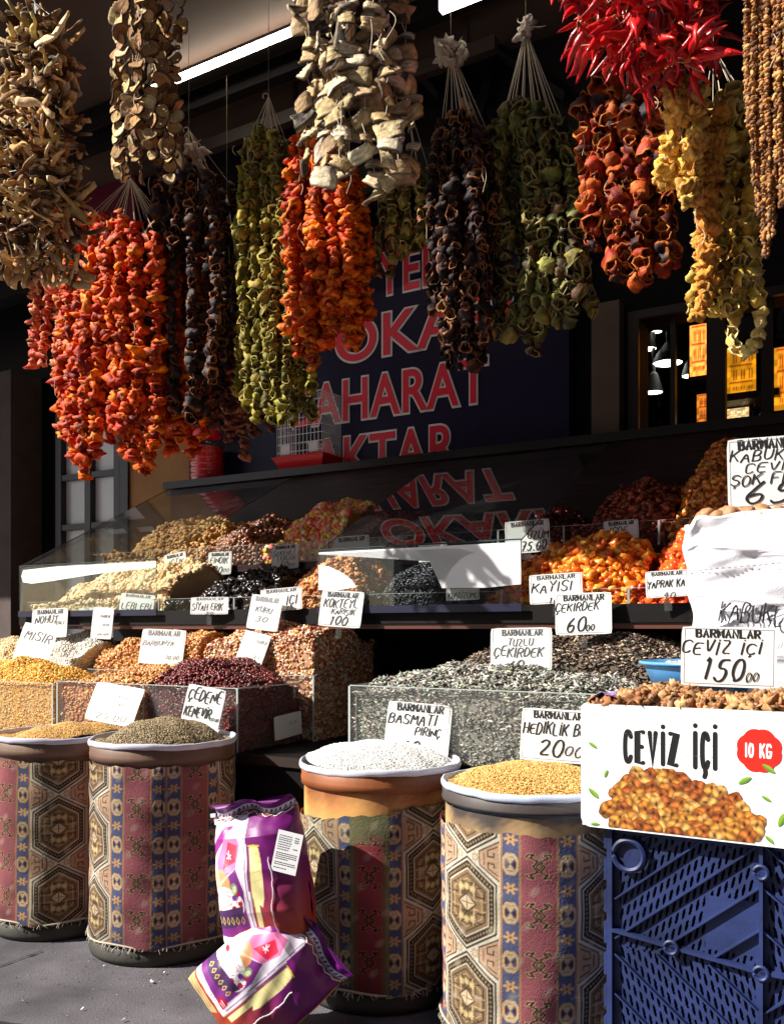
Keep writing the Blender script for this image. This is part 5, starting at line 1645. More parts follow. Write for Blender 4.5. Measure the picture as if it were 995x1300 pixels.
    if hang:
        cords.tube([A, [A[0], A[1], zc]], .0012, 5, lin((120, 100, 84)), False)
        th = np.linspace(0, math.pi * 1.3, 10)
        cords.tube([[A[0] + .012 * math.cos(x) - .012, A[1], A[2] + .012 * math.sin(x)] for x in th], .0022, 5, cc, False)
    # loose string ends
    for k in range(5):
        uu, vv = uc + RNG.uniform(-.9, .9) * hw, v - hw * depthf - .01
        zz = Zp(xc, RNG.uniform(ytop, by.min()), v)
        P = np.array(W(uu, vv, zz))
        q = np.linspace(0, 1, 8)[:, None]
        cords.tube(P + q * (-ZV * RNG.uniform(.04, .09)) + np.sin(q * 4) * R * RNG.normal(0, .008), .0011, 4, cc, False)
    cords.build('cord', M_cord_attr, t, True)
    if knot:
        kb = MB()
        x, y, r, cl = knot
        K = np.array(P3(x, y, v - .01))
        rr = r * depth(x, v) / FPX
        for q in range(9):
            V, F4, F3, w_ = crumpled(RNG, 16, 6, .5, .5)
            kb.add(V * rr * RNG.uniform(.4, .7) @ rquat(1)[0].T + K + RNG.normal(0, rr * .38, 3), F4, F3, lin(cl) * RNG.uniform(.85, 1.1))
        for q in range(6):
            s = np.linspace(0, 1, 9)
            d = np.array([RNG.normal(0, .5), RNG.normal(0, .5), RNG.uniform(-.4, 1)])
            kb.tube(K + s[:, None] * d * rr * 1.5 + np.sin(s * 6)[:, None] * RNG.normal(0, rr * .15, 3), rr * .13 * (1.2 - s), 5, lin(cl), False)
        kb.build('cloth_knot', mat('rag_cloth', None, .95, .4, 120), t, True)
    return t
M_cord_attr = mat('cord_fibre', None, .85)
M_pep = mat('pepper_skin', None, .6, .5, 160, .5, 38, spec=.25)
M_shell = mat('shell_skin', None, .65, .5, 170, .35, 50, spec=.25)
M_flesh = mat('dried_flesh', None, .8, .6, 130, .22, 70, spec=.2)
M_chil = mat('chilli_skin', None, .3, .35, 70, .3, 25, spec=.5)

PR = [(192, 58, 0), (214, 86, 2), (168, 34, 2), (228, 122, 8), (180, 46, 2), (112, 16, 4)]
# front row, in the sun
bundle('bristly bundle of twisted brown dried stems at the far left', 'dried stems', 2.08, 16, 82, 22, [(16, 340), (30, 346), (60, 352), (82, 335)], 'stick', .092, .0155, [(172, 130, 80), (204, 166, 112), (136, 98, 60), (222, 192, 142), (96, 66, 44), (58, 40, 30)], [(216, 190, 150)], n=5, layers=3, tw=.42, tw_at=.4, orient='spoke', mt=M_flesh, apex=(45, 4), stagger=10, jit=.2, depthf=.6, cord_col=(225, 222, 214))
bundle('strings of round pale dried slices left of the tube lamp', 'dried slices', 2.15, 155, 214, -60, [(146, 205), (166, 238), (185, 215), (222, 212)], 'disc', .0225, .033, [(54, 40, 36), (72, 52, 44), (40, 30, 30)], [(216, 178, 122), (180, 138, 88), (232, 204, 156), (140, 100, 62)], n=5, layers=3, tw=.95, orient='face', mt=M_flesh, stagger=5, depthf=.7)
bundle('large cream bundle of curled dried slabs under the lamp', 'dried slabs', 2.1, 388, 524, -60, [(388, 190), (405, 225), (425, 248), (470, 205), (500, 228), (524, 195)], 'chunk', .0275, .037, [(40, 30, 38), (58, 44, 46), (84, 60, 46)], [(234, 208, 164), (218, 188, 140), (242, 224, 190), (204, 172, 124)], n=5, layers=3, tw=.86, tw_at=.9, orient='face', mt=M_flesh, stagger=5, xtop=440, depthf=.5, jit=.12)
t = bundle('thick bundle of shiny red chilli peppers at the top', 'chilli peppers', 2.3, 750, 890, -70, [(742, 85), (765, 60), (800, 80), (830, 105), (880, 100), (905, 40), (925, 20)], 'chilli', .094, .013, [(188, 16, 26), (204, 26, 34), (158, 12, 24), (214, 44, 38), (140, 12, 22)], [(196, 120, 60)], n=8, layers=3, tw=.95, orient='hangout', mt=M_chil, stagger=4, jit=.14, depthf=.5)
bundle('long thin curtain of brown bead-like dried pods at right edge', 'dried pods', 2.2, 940, 1052, -60, [(940, 60), (950, 170), (962, 270), (974, 338), (984, 250), (995, 282), (1010, 240), (1052, 250)], 'bead', .0066, .0056, [(150, 98, 46), (176, 120, 60), (122, 76, 36), (196, 146, 84), (96, 58, 30)], n=22, layers=3, tw=1.0, orient='spoke', mt=M_dry, stagger=4, aniso=(.7, .7, 1.4), jit=.2, depthf=.4, sway=.003)
# behind, partly shaded by the awning
bundle('big bundle of bright orange red dried peppers left of the dark strings', 'dried peppers', 2.9, 98, 238, 288, [(98, 535), (112, 560), (128, 575), (150, 616), (166, 588), (190, 548), (216, 604), (238, 545)], 'pepper', .029, .0175, PR, [(210, 100, 8)], n=9, layers=3, apex=(166, 226), tw=.78, mt=M_pep, stagger=22)
bundle('short pale orange pepper strings half hidden behind the brown stems', 'dried peppers', 3.02, 54, 112, 262, [(54, 455), (66, 476), (80, 468), (96, 505), (112, 480)], 'pepper', .026, .018, [(206, 96, 62), (190, 72, 46), (222, 128, 84), (176, 58, 44)], [(226, 160, 110)], n=4, layers=2, apex=(92, 215), tw=.85, mt=M_pep)
bundle('dark aubergine shells tied with a white rag, beside the orange red peppers', 'dried aubergines', 2.95, 194, 300, 212, [(194, 400), (210, 440), (232, 505), (262, 545), (285, 500), (300, 470)], 'shell', .0235, .028, [(32, 22, 24), (42, 30, 32), (24, 18, 22), (50, 40, 44)], [(140, 84, 50), (166, 108, 66), (96, 54, 38)], n=5, layers=3, apex=(240, 165), tw=.6, orient='out', mt=M_shell, knot=(240, 200, 20, (206, 186, 168)))
bundle('low russet brown strings ending above the bird cage', 'dried peppers', 3.2, 240, 338, 400, [(240, 545), (262, 552), (285, 540), (305, 548), (326, 584), (338, 560)], 'pepper', .025, .021, [(96, 44, 32), (120, 60, 42), (80, 36, 30), (142, 84, 60)], [(160, 104, 76)], n=6, layers=2, apex=(288, 250), tw=.8, mt=M_shell)
bundle('olive green dried marrow pieces on long white strings', 'dried marrows', 2.97, 307, 388, 165, [(300, 440), (312, 500), (345, 535), (378, 538), (394, 500)], 'box', .0225, .0235, [(122, 114, 34), (142, 130, 44), (98, 92, 30), (160, 142, 56), (80, 74, 32)], [(160, 146, 74)], n=6, layers=3, apex=(341, 122), tw=.5, tw_at=.35, orient='out', mt=M_shell, stagger=26, xtop=343)
bundle('vivid orange dried pepper strings left of the sign lettering', 'dried peppers', 2.86, 372, 468, 172, [(364, 330), (378, 420), (395, 455), (414, 468), (438, 430), (458, 440), (474, 405)], 'pepper', .024, .0165, [(202, 68, 0), (218, 94, 2), (180, 46, 2), (230, 122, 10), (142, 28, 4)], [(220, 112, 10)], n=6, layers=3, apex=(402, 110), tw=.42, tw_at=.45, mt=M_pep, xtop=404)
bundle('short mottled green and yellow strings behind the cream slabs', 'dried peppers', 3.06, 482, 552, 212, [(482, 330), (495, 358), (515, 348), (535, 328), (552, 300)], 'box', .023, .024, [(118, 112, 44), (170, 150, 64), (92, 76, 44), (120, 58, 34)], [(206, 186, 104)], n=4, layers=2, apex=(515, 120), tw=.8, orient='out', mt=M_shell)
bundle('black aubergine shells with pale rims under a white cord cone', 'dried aubergines', 3.02, 546, 632, 150, [(546, 330), (560, 425), (576, 462), (600, 470), (620, 440), (632, 420)], 'shell', .0215, .027, [(24, 17, 22), (32, 22, 27), (18, 14, 19), (42, 28, 30)], [(134, 84, 52), (164, 112, 72), (74, 42, 34)], n=5, layers=3, apex=(572, 62), tw=.6, orient='out', mt=M_shell, knot=(572, 70, 20, (186, 170, 150)), cone_r=.0016)
bundle('dark green dried pepper shells under a tall white cord cone', 'dried peppers', 3.15, 630, 749, 138, [(630, 400), (645, 440), (668, 438), (700, 425), (749, 405)], 'box', .0265, .029, [(78, 84, 38), (104, 106, 50), (58, 62, 34), (132, 122, 62), (84, 58, 36), (50, 40, 30)], [(146, 140, 84)], n=6, layers=3, apex=(667, 38), tw=.62, tw_at=.3, orient='out', mt=M_shell, knot=(668, 36, 12, (206, 190, 172)), cone_r=.0022, xtop=672)
bundle('dark red and orange pepper shells hanging below the chillies', 'dried peppers', 2.97, 732, 858, 118, [(732, 245), (750, 270), (768, 335), (790, 365), (815, 362), (840, 350), (858, 366)], 'shell', .026, .027, [(136, 32, 14), (104, 22, 16), (166, 54, 20), (60, 24, 22), (34, 20, 26), (184, 84, 28)], [(196, 118, 50), (166, 78, 34)], n=6, layers=3, apex=(795, 40), tw=.9, orient='out', mt=M_pep)
bundle('short bright yellow string of crumpled dried rings', 'dried rings', 2.46, 842, 890, 112, [(842, 190), (866, 264), (890, 240)], 'crum', .026, .015, [(200, 136, 30), (214, 154, 46), (176, 110, 24), (226, 176, 84)], [(232, 190, 104)], n=2, layers=2, apex=(866, 40), tw=1.0, mt=M_shell, stagger=3)
bundle('long yellow string of crumpled rings in front of the olive shells', 'dried rings', 2.52, 882, 908, 140, [(882, 330), (895, 400), (908, 405)], 'crum', .023, .015, [(178, 108, 26), (196, 128, 38), (156, 88, 22)], [(212, 156, 74)], n=1, layers=2, apex=(896, 50), tw=1.0, mt=M_shell, stagger=3)
bundle('yellow olive dried pepper shells with a loose loop at the bottom', 'dried peppers', 2.62, 878, 972, 128, [(878, 385), (900, 405), (925, 398), (950, 410), (972, 370)], 'box', .021, .0255, [(160, 122, 28), (182, 146, 44), (132, 100, 24), (194, 164, 72)], [(218, 190, 110)], n=5, layers=2, apex=(905, 60), tw=.6, orient='out', mt=M_shell)
# the loose loop that hangs lowest
def loop():
    t = thing('hanging_string_bundle', 'single loose loop of yellow shells hanging lowest over the shop window', 'dried peppers', P3(945, 390, 2.6), group='strings of dried fruit hanging from the awning')
    s = np.linspace(0, 1, 9)
    pts = np.array([(931, 408), (929, 422), (930, 436), (938, 446), (948, 447), (957, 438), (962, 424), (965, 410), (966, 396)])
    T = np.array([P3(x, y, 2.6) for x, y in pts])
    c = MB(); c.tube(np.vstack([P3(930, 330, 2.6), T, P3(962, 330, 2.6)]), .0014, 5, lin((214, 200, 170)), False); c.build('cord', M_cord_attr, t)
    m = MB()
    k = len(T)
    Ax = RNG.normal(0, .8, (k, 3)) - N * .5
    Rm = axis_frames(Ax, RNG.uniform(0, 6, k)); C = palette(k, [(206, 176, 92), (220, 192, 116)]); rc = palette(k, [(240, 220, 160)])
    for i in range(k):
        m.scatter(VAR['box'][i % 8], T[i:i + 1], Rm[i:i + 1], np.full((1, 3), .021), C[i:i + 1], rc[i:i + 1])
    m.build('strand', M_shell, t, True)
loop()

# ------------------------------------------------------------------ jar and bird cage on the top ledge
def jar():
    v = 4.15
    C0 = np.array(P3(263, 600, v)); C0[2] = 1.937
    Y = depth(263, v)
    r = 21.5 * Y / FPX
    h = 1.0 * (Zp(263, 546, v) - 1.937)
    t = thing('jar', 'ribbed clear plastic jar of red paste with a red lid', 'jar', C0)
    pr = [(.001, 0.002), (r * .9, .002), (r, .012)]
    zz = np.linspace(.02, h * .74, 26)
    pr += [(r * (1 + .03 * math.sin(z / (h * .11) * 2 * math.pi)), z) for z in zz]
    pr += [(r * .9, h * .80), (r * .76, h * .84), (r * .76, h * .88)]
    m = MB(); m.lathe(pr, C0, 40); m.build('jar_body', glass_mat('jar_plastic', (.97, .95, .95), 1.45, 1.6, .05), t, True)
    m = MB(); m.lathe([(.001, .006), (r * .9, .006)] + [(a_ * .95, b) for a_, b in pr[3:26]] + [(.001, h * .70)], C0, 32); m.build('red_paste', mat('red_paste', L3(216, 26, 28), .35, .3, 80, .2, 20), t, True)
    m = MB(); m.lathe([(r * .82, h * .86), (r * .84, h * .87), (r * .84, h * .985), (r * .8, h), (.001, h)], C0, 40); m.build('lid', mat('red_lid', L3(240, 30, 54), .35), t, True)
jar()

def cage():
    v0, v1 = 4.08, 4.30
    u0, u1 = U(352, v0), U(409, v0)
    zb = 1.937
    zt = zb + (592 - 578) * depth(380, v0) / FPX + .02
    ztop = Zp(385, 498, v0)
    t = thing('bird_cage', 'white wire bird cage with a red plastic tray', 'bird cage', W((u0 + u1) / 2, v0, zb))
    m = MB()
    a_ = .02
    lo = [W(u0 + a_, v0 + a_, zb), W(u1 - a_, v0 + a_, zb), W(u1 - a_, v1 - a_, zb), W(u0 + a_, v1 - a_, zb)]
    hi = [W(u0 - a_, v0 - a_, zt), W(u1 + a_, v0 - a_, zt), W(u1 + a_, v1 + a_, zt), W(u0 - a_, v1 + a_, zt)]
    m.add(np.array(lo + hi), [[3, 2, 1, 0], [4, 5, 6, 7], [0, 1, 5, 4], [1, 2, 6, 5], [2, 3, 7, 6], [3, 0, 4, 7]])
    for A, B in zip(hi, hi[1:] + hi[:1]):
        m.tube([A, B], .006, 6)
    m.build('tray', mat('red_tray', L3(230, 28, 34), .35), t)
    m = MB()
    def bar(A, B, r=.0017):
        m.tube([A, B], r, 4, caps=False)
    for u in np.linspace(u0, u1, 13):
        bar(W(u, v0, zt), W(u, v0, ztop)); bar(W(u, v1, zt), W(u, v1, ztop)); bar(W(u, v0, ztop), W(u, v1, ztop))
    for v in np.linspace(v0, v1, 12):
        bar(W(u0, v, zt), W(u0, v, ztop)); bar(W(u1, v, zt), W(u1, v, ztop))
    for z in np.linspace(zt + .03, ztop, 8):
        for A, B in ((W(u0, v0, z), W(u1, v0, z)), (W(u1, v0, z), W(u1, v1, z)), (W(u1, v1, z), W(u0, v1, z)), (W(u0, v1, z), W(u0, v0, z))):
            bar(A, B, .002)
    m.build('wire_bars', mat('white_wire', (.85, .85, .86), .4), t)
    for x in (u0 + .05, u1 - .07):
        m = MB(); m.ubox(x - .03, x + .03, v0 + .01, v0 + .05, zt + .02, zt + .07); m.ubox(x - .033, x + .033, v0 + .008, v0 + .012, zt + .065, zt + .075); m.build('feeder_cup', mat('feeder_white', (.72, .74, .76), .3), t)
    m = MB(); m.tube([W(u0 + .02, (v0 + v1) / 2, zt + .1), W(u1 - .02, (v0 + v1) / 2, zt + .1)], .005, 6); m.build('perch', mat('perch_wood', L3(170, 130, 70), .6), t)
cage()

# ------------------------------------------------------------------ blue crate on its side, walnut carton on it
def crate():
    v = 1.935
    u0 = U(779, v); u1 = u0 + .62
    z0, z1 = .004, .622
    t = thing('plastic_crate', 'blue plastic crate stood on its side, base facing out', 'crate', W((u0 + u1) / 2, v, 0))
    blue = mat('blue_crate_plastic', L3(36, 48, 92), .5, .25, 60, .4, 9, spec=.4)
    dk = 0.0
    W_ = u1 - u0; Hh = z1 - z0
    # base panel, pierced by slots: a fine grid of cells, slots left open
    m = MB()
    def rib(x0, y0, x1, y1, hgt=.012, wd=.005):
        A, B = W(u0 + x0, v - hgt / 2, z0 + y0), W(u0 + x1, v - hgt / 2, z0 + y1)
        d = (B - A); L = np.linalg.norm(d); d /= L
        m.box((A + B) / 2, (L, hgt, wd), [d, N, np.cross(d, N)])
    # slots: oblique lattice bars between them; rows of short bars along the diagonals
    cx, cz = .30, .365          # the hub
    hubs = [(cx, .565), (cx, cz), (.125, .385), (.49, .365), (cx, .10), (.125, .18), (.49, .16)]
    rib(cx, 0, cx, Hh, .016, .007)
    for a, b in (((0, .40), (.125, .385)), ((.125, .385), (cx, cz)), ((cx, cz), (.49, .365)), ((.49, .365), (W_, .36))):
        rib(*a, *b, .016, .007)
    for k in range(-7, 9):
        # diagonals both ways, clipped to the four fields
        for sgn in (1, -1):
            pts = []
            for s in np.linspace(-1.2, 1.2, 200):
                x = cx + s * .62; y = cz + sgn * s * .50 + k * .085
                right = x > cx
                want = (sgn == 1) if ((x < cx) == (y > cz)) is True else (sgn == -1)
                want = (sgn == 1) if (x < cx and y > cz) or (x > cx and y < cz) else (sgn == -1)
                if 0 <= x <= W_ and 0 <= y <= Hh and want and math.hypot(x - .035, y - .565) > .04 and math.hypot(x - .55, y - .57) > .058:
                    pts.append((x, y))
                elif pts:
                    if len(pts) > 2:
                        rib(*pts[0], *pts[-1], .011, .0034)
                    pts = []
            if len(pts) > 2:
                rib(*pts[0], *pts[-1], .011, .0034)
    m.build('ribs', blue, t)
    # slotted sheet
    m = MB()
    nx, ny = 420, 420
    xs, ys = np.linspace(0, W_, nx + 1), np.linspace(0, Hh, ny + 1)
    xm, ym = np.meshgrid((xs[:-1] + xs[1:]) / 2, (ys[:-1] + ys[1:]) / 2)
    sg = np.where(((xm < cx) & (ym > cz)) | ((xm > cx) & (ym < cz)), 1.0, -1.0)
    slope = .50 / .62
    lane = (ym - cz) - sg * slope * (xm - cx)          # height above the slanting ribs
    lz = np.mod(lane, .02833) - .014167
    sx = np.mod(xm + np.floor(lane / .02833) * .006, .0140) - .0070
    dx = sx + sg * (-.18) * lz
    slot = (np.abs(dx) / .0036) ** 2.6 + (np.abs(lz) / .0105) ** 2.6 < 1
    slot &= ~(((xm > .33) & (ym < .52) & (ym > .30) & (xm - .33 > (.52 - ym) * .3)) | ((xm < .295) & (xm > .19) & (ym > .39) & (ym < .50)))
    slot &= (np.abs(xm - cx) > .012) & (xm > .012) & (xm < W_ - .012) & (ym > .012) & (ym < Hh - .012)
    keep = ~slot
    V = np.stack(np.meshgrid(xs, ys), -1).reshape(-1, 2)
    VV = np.vstack([Wa(np.column_stack([u0 + V[:, 0], np.full(len(V), v + .001), z0 + V[:, 1]])), Wa(np.column_stack([u0 + V[:, 0], np.full(len(V), v + .005), z0 + V[:, 1]]))])
    j, i = np.nonzero(keep)
    a = j * (nx + 1) + i
    F = np.stack([a, a + 1, a + nx + 2, a + nx + 1], -1)
    nv = len(V)
    m.add(VV, np.vstack([F, F[:, ::-1] + nv]))
    m.build('slotted_base', blue, t)
    for hx, hz in hubs:
        m = MB()
        C = W(u0 + hx, v, z0 + hz)
        th = np.linspace(0, 2 * math.pi, 25)
        m.tube([C - N * .017 + R * .013 * math.cos(x) + ZV * .013 * math.sin(x) for x in th], .004, 6, caps=False)
        m.tube([C - N * .016, C + N * .0], .010, 12)
        m.build('hub', blue, t)
    # round foot recesses at the top corners
    for fx, fz in ((.035, .565), (.55, .57)):
        m = MB()
        C = W(u0 + fx, v - .012, z0 + fz)
        rr = .032 if fx < .1 else .05
        m.tube([C + R * rr * math.cos(x) + ZV * rr * math.sin(x) for x in np.linspace(0, 2 * math.pi, 33)], .006, 6, caps=False)
        m.lathe([(.001, 0), (rr, 0)], (0, 0, 0), 24)
        V = m.V[-1].copy()
        m.V[-1] = C + N * .008 + V[:, :1] * R + V[:, 1:2] * ZV
        m.build('foot_ring', blue, t)
    # frame and sides running back
    m = MB()
    for (a, b) in (((0, 0), (0, Hh)), ((W_, 0), (W_, Hh)), ((0, 0), (W_, 0)), ((0, Hh), (W_, Hh))):
        rib(*a, *b, .02, .014) if False else None
    m.ubox(u0 - .012, u0 - .0005, v - .014, v + .30, z0, z1)
    m.ubox(u1 + .0005, u1 + .012, v - .014, v + .30, z0, z1)
    m.ubox(u0, u1, v + .006, v + .30, z1 - .012, z1)
    m.ubox(u0, u1, v + .006, v + .30, z0, z0 + .012)
    for k in range(9):
        zz = z0 + .03 + k * .068
        m.ubox(u0 - .018, u0 - .0125, v - .014, v + .02, zz, zz + .045)
    m.build('side_wall', blue, t)
crate()

def carton():
    v = 1.90
    u0, u1 = U(737, v), U(737, v) + .66
    z0, z1 = .626, Zp(737, 893, v)
    H_ = z1 - z0
    Wd = u1 - u0
    # local frame on the front face: x along R, y up; the face leans a little
    t = thing('walnut_carton', 'white printed carton with walnut picture, heaped with walnut kernels', 'carton', W((u0 + u1) / 2, v, z0))
    cw = mat('carton_white', L3(240, 240, 240), .45, .1, 40, .02, 5)
    m = MB()
    # front face with rounded corners at the left
    th = .004
    def face(vv, x):
        pass
    rc = .022
    P = [(rc * .4, 0), (Wd, 0), (Wd, H_), (rc * .3, H_)] 
    arc = [(rc - rc * math.cos(a_), rc - rc * math.sin(a_)) for a_ in np.linspace(0, math.pi / 2, 6)]
    out = [(0, H_ - .006), (.006, H_), (Wd, H_), (Wd, 0)] + arc[::-1]
    out = np.array(out)
    A = np.array([W(u0 + x, v, z0 + y) for x, y in out]); B = A + N * th
    k = len(out)
    c0 = len(out)
    m.add(np.vstack([A, B]), [[i, (i + 1) % k, k + (i + 1) % k, k + i] for i in range(k)])
    cA = A.mean(0)
    m.add(np.vstack([cA[None], A]), None, [[0, 1 + i, 1 + (i + 1) % k] for i in range(k)])
    m.add(np.vstack([cA[None] + N * th, B]), None, [[0, 1 + (i + 1) % k, 1 + i] for i in range(k)])
    fr = m.build('front_panel', cw, t)
    m = MB()
    m.ubox(u0 + .002, u0 + .006, v + .0045, v + .30, z0 + .002, z1 - .004)
    m.ubox(u1 - .006, u1 - .002, v + .0045, v + .30, z0 + .002, z1 - .004)
    m.ubox(u0 + .007, u1 - .007, v + .296, v + .30, z0 + .002, z1)
    m.ubox(u0 + .007, u1 - .007, v + .0045, v + .295, z0 + .002, z0 + .006)
    m.build('carton_side', cw, t)
    # lilac inner liner showing at the left
    m = MB()
    g = np.array([[W(u0 + .008 + .075 * s, v + .006 + .28 * q, z1 + .004 + .020 * math.sin(s * 3.0) * (1 - .3 * q) - .004 * q) for s in np.linspace(0, 1, 9)] for q in np.linspace(0, 1, 10)])
    g += RNG.normal(0, .0015, g.shape)
    m.grid(g); m.grid(g[::-1] - ZV * .001)
    m.build('liner', mat('lilac_paper', L3(176, 150, 214), .6), t)
    sc_ = Wd / ((1300 * 0) + 1.0)
    # picture coordinates measured on the face: px,py of the photograph -> local x,y
    def loc(px, py):
        return (U(px, v) - u0, Zp(px, py, v) - z0)
    to3 = lambda q, l: Wa(np.column_stack([u0 + q[:, 0], np.full(len(q), v - .0006 - l), z0 + q[:, 1]]))
    # lettering
    m = MB()
    lift = 0
    for txt, xa, xb, yt, yb in (('CEVİZ', 793, 858, 929, 969), ('İÇİ', 881, 908, 930, 975)):
        L, w0 = layout(txt, .19, .21)
        (xl, y1), (xr, _) = loc(xa, yt), loc(xb, yt)
        y0_ = loc((xa + xb) / 2, yb)[1]; y1_ = loc((xa + xb) / 2, yt + 1)[1]
        # round the curved letters
        Q = []
        for q in L:
            q2 = np.stack([xl + q[:, 0] / w0 * (xr - xl), y0_ + q[:, 1] * (y1_ - y0_)], -1)
            Q.append(smooth_pl(q2, 2) if len(q) > 4 else q2)
        pen(m, Q, .0046, to3, (.012, .012, .012), 0, True, lift)
    m.build('lettering', mat('print_black', None, .4), fr)
    # red badge
    m = MB()
    bx, by = loc(963, 953)
    rb = .042
    th_ = np.linspace(0, 2 * math.pi, 49)[:-1]
    rr = rb * (1 + .07 * np.abs(np.sin(th_ * 4)) - .04)
    Q = np.stack([bx + rr * np.cos(th_), by + rr * np.sin(th_) * 1.02], -1)
    m.add(np.vstack([to3(np.array([[bx, by]]), .0003), to3(Q, .0003)]), None, [[0, 1 + i, 1 + (i + 1) % 48] for i in range(48)], lin((206, 40, 28)))
    L, w0 = layout('I0 KG', .36, .24)
    (xl, yb_), (xr, yt_) = loc(946, 962), loc(978, 945)
    pen(m, [np.stack([xl + q[:, 0] / w0 * (xr - xl), by - .013 + q[:, 1] * .026], -1) for q in L], .0019, to3, (.85, .85, .85), 0, True, .0006)
    m.build('red_badge', mat('print_badge', None, .4), fr)
    # leaves
    for k, (x, y, s, a_) in enumerate(((752, 946, 13, -.6), (769, 982, 11, 1.2), (753, 1007, 18, -.75), (755, 1046, 12, .1), (945, 991, 17, .55), (975, 976, 17, -.6), (972, 1014, 12, -.5), (976, 1066, 13, -.75), (993, 1040, 20, 1.1))):
        m = MB()
        x_, y_ = loc(x, y)
        s_ = s * .00175 * .5
        q = np.linspace(-1, 1, 13)
        up = (1 - q * q) * .38
        lo_ = -(1 - q * q) * .30
        ca, sa = math.cos(a_), math.sin(a_)
        for (e0, e1, cl) in ((up, 0 * up, (128, 168, 52)), (0 * up, lo_, (92, 136, 34))):
            G = np.stack([np.stack([q, e1], -1), np.stack([q, e0], -1)], 0) * s_
            G = np.stack([x_ + G[..., 0] * ca - G[..., 1] * sa, y_ + G[..., 0] * sa + G[..., 1] * ca], -1)
            m.grid(to3(G.reshape(-1, 2), .0008 + k * 2e-5).reshape(2, 13, 3), lin(cl))
        m.build('leaf_print', mat('print_leaf', None, .5), fr)
    # faint plank print lines
    m = MB()
    for k in range(26):
        x_, y_ = RNG.uniform(.02, Wd - .1), RNG.uniform(.02, H_ - .02)
        pen(m, [np.array([[x_, y_], [x_ + RNG.uniform(.02, .08), y_ + RNG.normal(0, .001)]])], .0004, to3, lin((176, 178, 186)), 0, False)
    m.build('plank_print', mat('print_grey', None, .6), fr)
    # printed picture of a heap of walnut kernels
    wpx, hpx = .345, .135
    res = .0006
    xl, yb_ = loc(766, 1049)
    xl -= .020
    c = Canvas(wpx, hpx, res, (255, 255, 255))
    mask = np.zeros(c.a.shape[:2], bool)
    sil = [(a_ * 1.13 + .024, b * 1.22) for a_, b in [(.0, .035), (.012, .05), (.015, .068), (.035, .078), (.055, .095), (.09, .098), (.125, .098), (.155, .092), (.175, .085), (.185, .078), (.215, .074), (.235, .066), (.245, .05), (.268, .036), (.272, .02), (.255, .008), (.235, .0), (.03, .0), (.005, .012)]]
    pts = []
    ps = np.array(sil)
    def inside(x, y):
        ins = False
        for (xa, ya), (xb, yb) in zip(ps, np.roll(ps, -1, 0)):
            if (ya > y) != (yb > y) and x < (xb - xa) * (y - ya) / (yb - ya + 1e-12) + xa:
                ins = not ins
        return ins
    for _ in range(900):
        x, y = RNG.uniform(0, .34), RNG.uniform(0, .125)
        if inside(x, y) and all(math.hypot(x - a_, y - b) > .0155 for a_, b in pts):
            pts.append((x, y))
    pts.sort(key=lambda q: -q[1])
    c.poly([(a_ * .94 + .006, b * .92) for a_, b in sil], (96, 48, 18))
    base = [(222, 138, 54), (236, 160, 66), (206, 116, 46), (186, 98, 40), (244, 178, 92)]
    for (x, y) in pts:
        b = lin(base[RNG.integers(5)])
        an = RNG.uniform(0, 3.14)
        rx, ry = RNG.uniform(.021, .026), RNG.uniform(.014, .018)
        win = c._win(x - .028, x + .028, y - .028, y + .028)
        X, Y = c.X[win] - x, c.Y[win] - y
        if X.size == 0:
            continue
        ca, sa = math.cos(an), math.sin(an)
        p, q = (X * ca + Y * sa) / rx, (-X * sa + Y * ca) / ry
        ph = RNG.uniform(0, 6.28, 4)
        d = p * p + q * q + .07 * np.sin(6 * np.arctan2(q, p) + ph[0])
        ins = d < 1
        hgt = np.sqrt(np.clip(1 - d, 0, 1))
        ridge = np.cos(7.5 * p + 1.2 * np.sin(3 * q + ph[2]))
        groove = np.exp(-(q / .16) ** 2) * .35
        sh = np.clip(.18 + .72 * hgt * (.72 + .42 * ridge) - groove * hgt + .25 * np.clip(ridge * hgt - .55, 0, 1), .06, 1.3) * (1.05 + .45 * (Y / .02))
        c.a[win] = np.where(ins[..., None], b * np.clip(sh, .05, 1.4)[..., None] ** 1.3, c.a[win])
    ink = np.abs(c.a - 1).sum(-1) > .05
    gx, gy = np.arange(0, wpx, .0011), np.arange(0, hpx, .0011)
    XX, YY = np.meshgrid(gx, gy)
    cl = c.sample(XX, YY)
    kk = ink[np.clip((YY / res).astype(int), 0, c.ny - 1), np.clip((XX / res).astype(int), 0, c.nx - 1)]
    nn = len(gx)
    j, i = np.nonzero(kk[:-1, :-1] & kk[1:, 1:])
    a = j * nn + i
    m = MB()
    lean = np.column_stack([xl + XX.ravel(), yb_ + YY.ravel() - .02 * 0])
    m.add(to3(lean, .0005), np.stack([a, a + 1, a + nn + 1, a + nn], -1), None, cl.reshape(-1, 3))
    m.build('walnut_print', mat('print_walnut', None, .45), fr)
    # kernels heaped in the carton
    h = MB()
    ua, ub, va, vb = u0 + .012, u1 - .012, v + .01, v + .29
    kn = [crumpled(RNG, 14, 7, .55, .6) for _ in range(9)]
    k = 1000
    uu, vv = RNG.uniform(ua, ub, k), RNG.uniform(va, vb, k)
    def zh(u, v_):
        e = np.clip((u - ua) / .14, 0, 1) ** .8
        q = np.clip(1 - ((v_ - (va + vb) / 2) / .17) ** 2, 0, 1) ** .6
        return z1 - .008 + (.026 + .012 * np.sin(u * 21)) * q * (0.25 + .75 * e)
    T = Wa(np.column_stack([uu, vv, zh(uu, vv) + RNG.uniform(-.006, .005, k)]))
    Gu, Gv = np.meshgrid(np.linspace(ua, ub, 30), np.linspace(va, vb, 14))
    h.grid(Wa(np.column_stack([Gu.ravel(), Gv.ravel(), zh(Gu, Gv).ravel() - .008])).reshape(14, 30, 3), lin((120, 74, 40)))
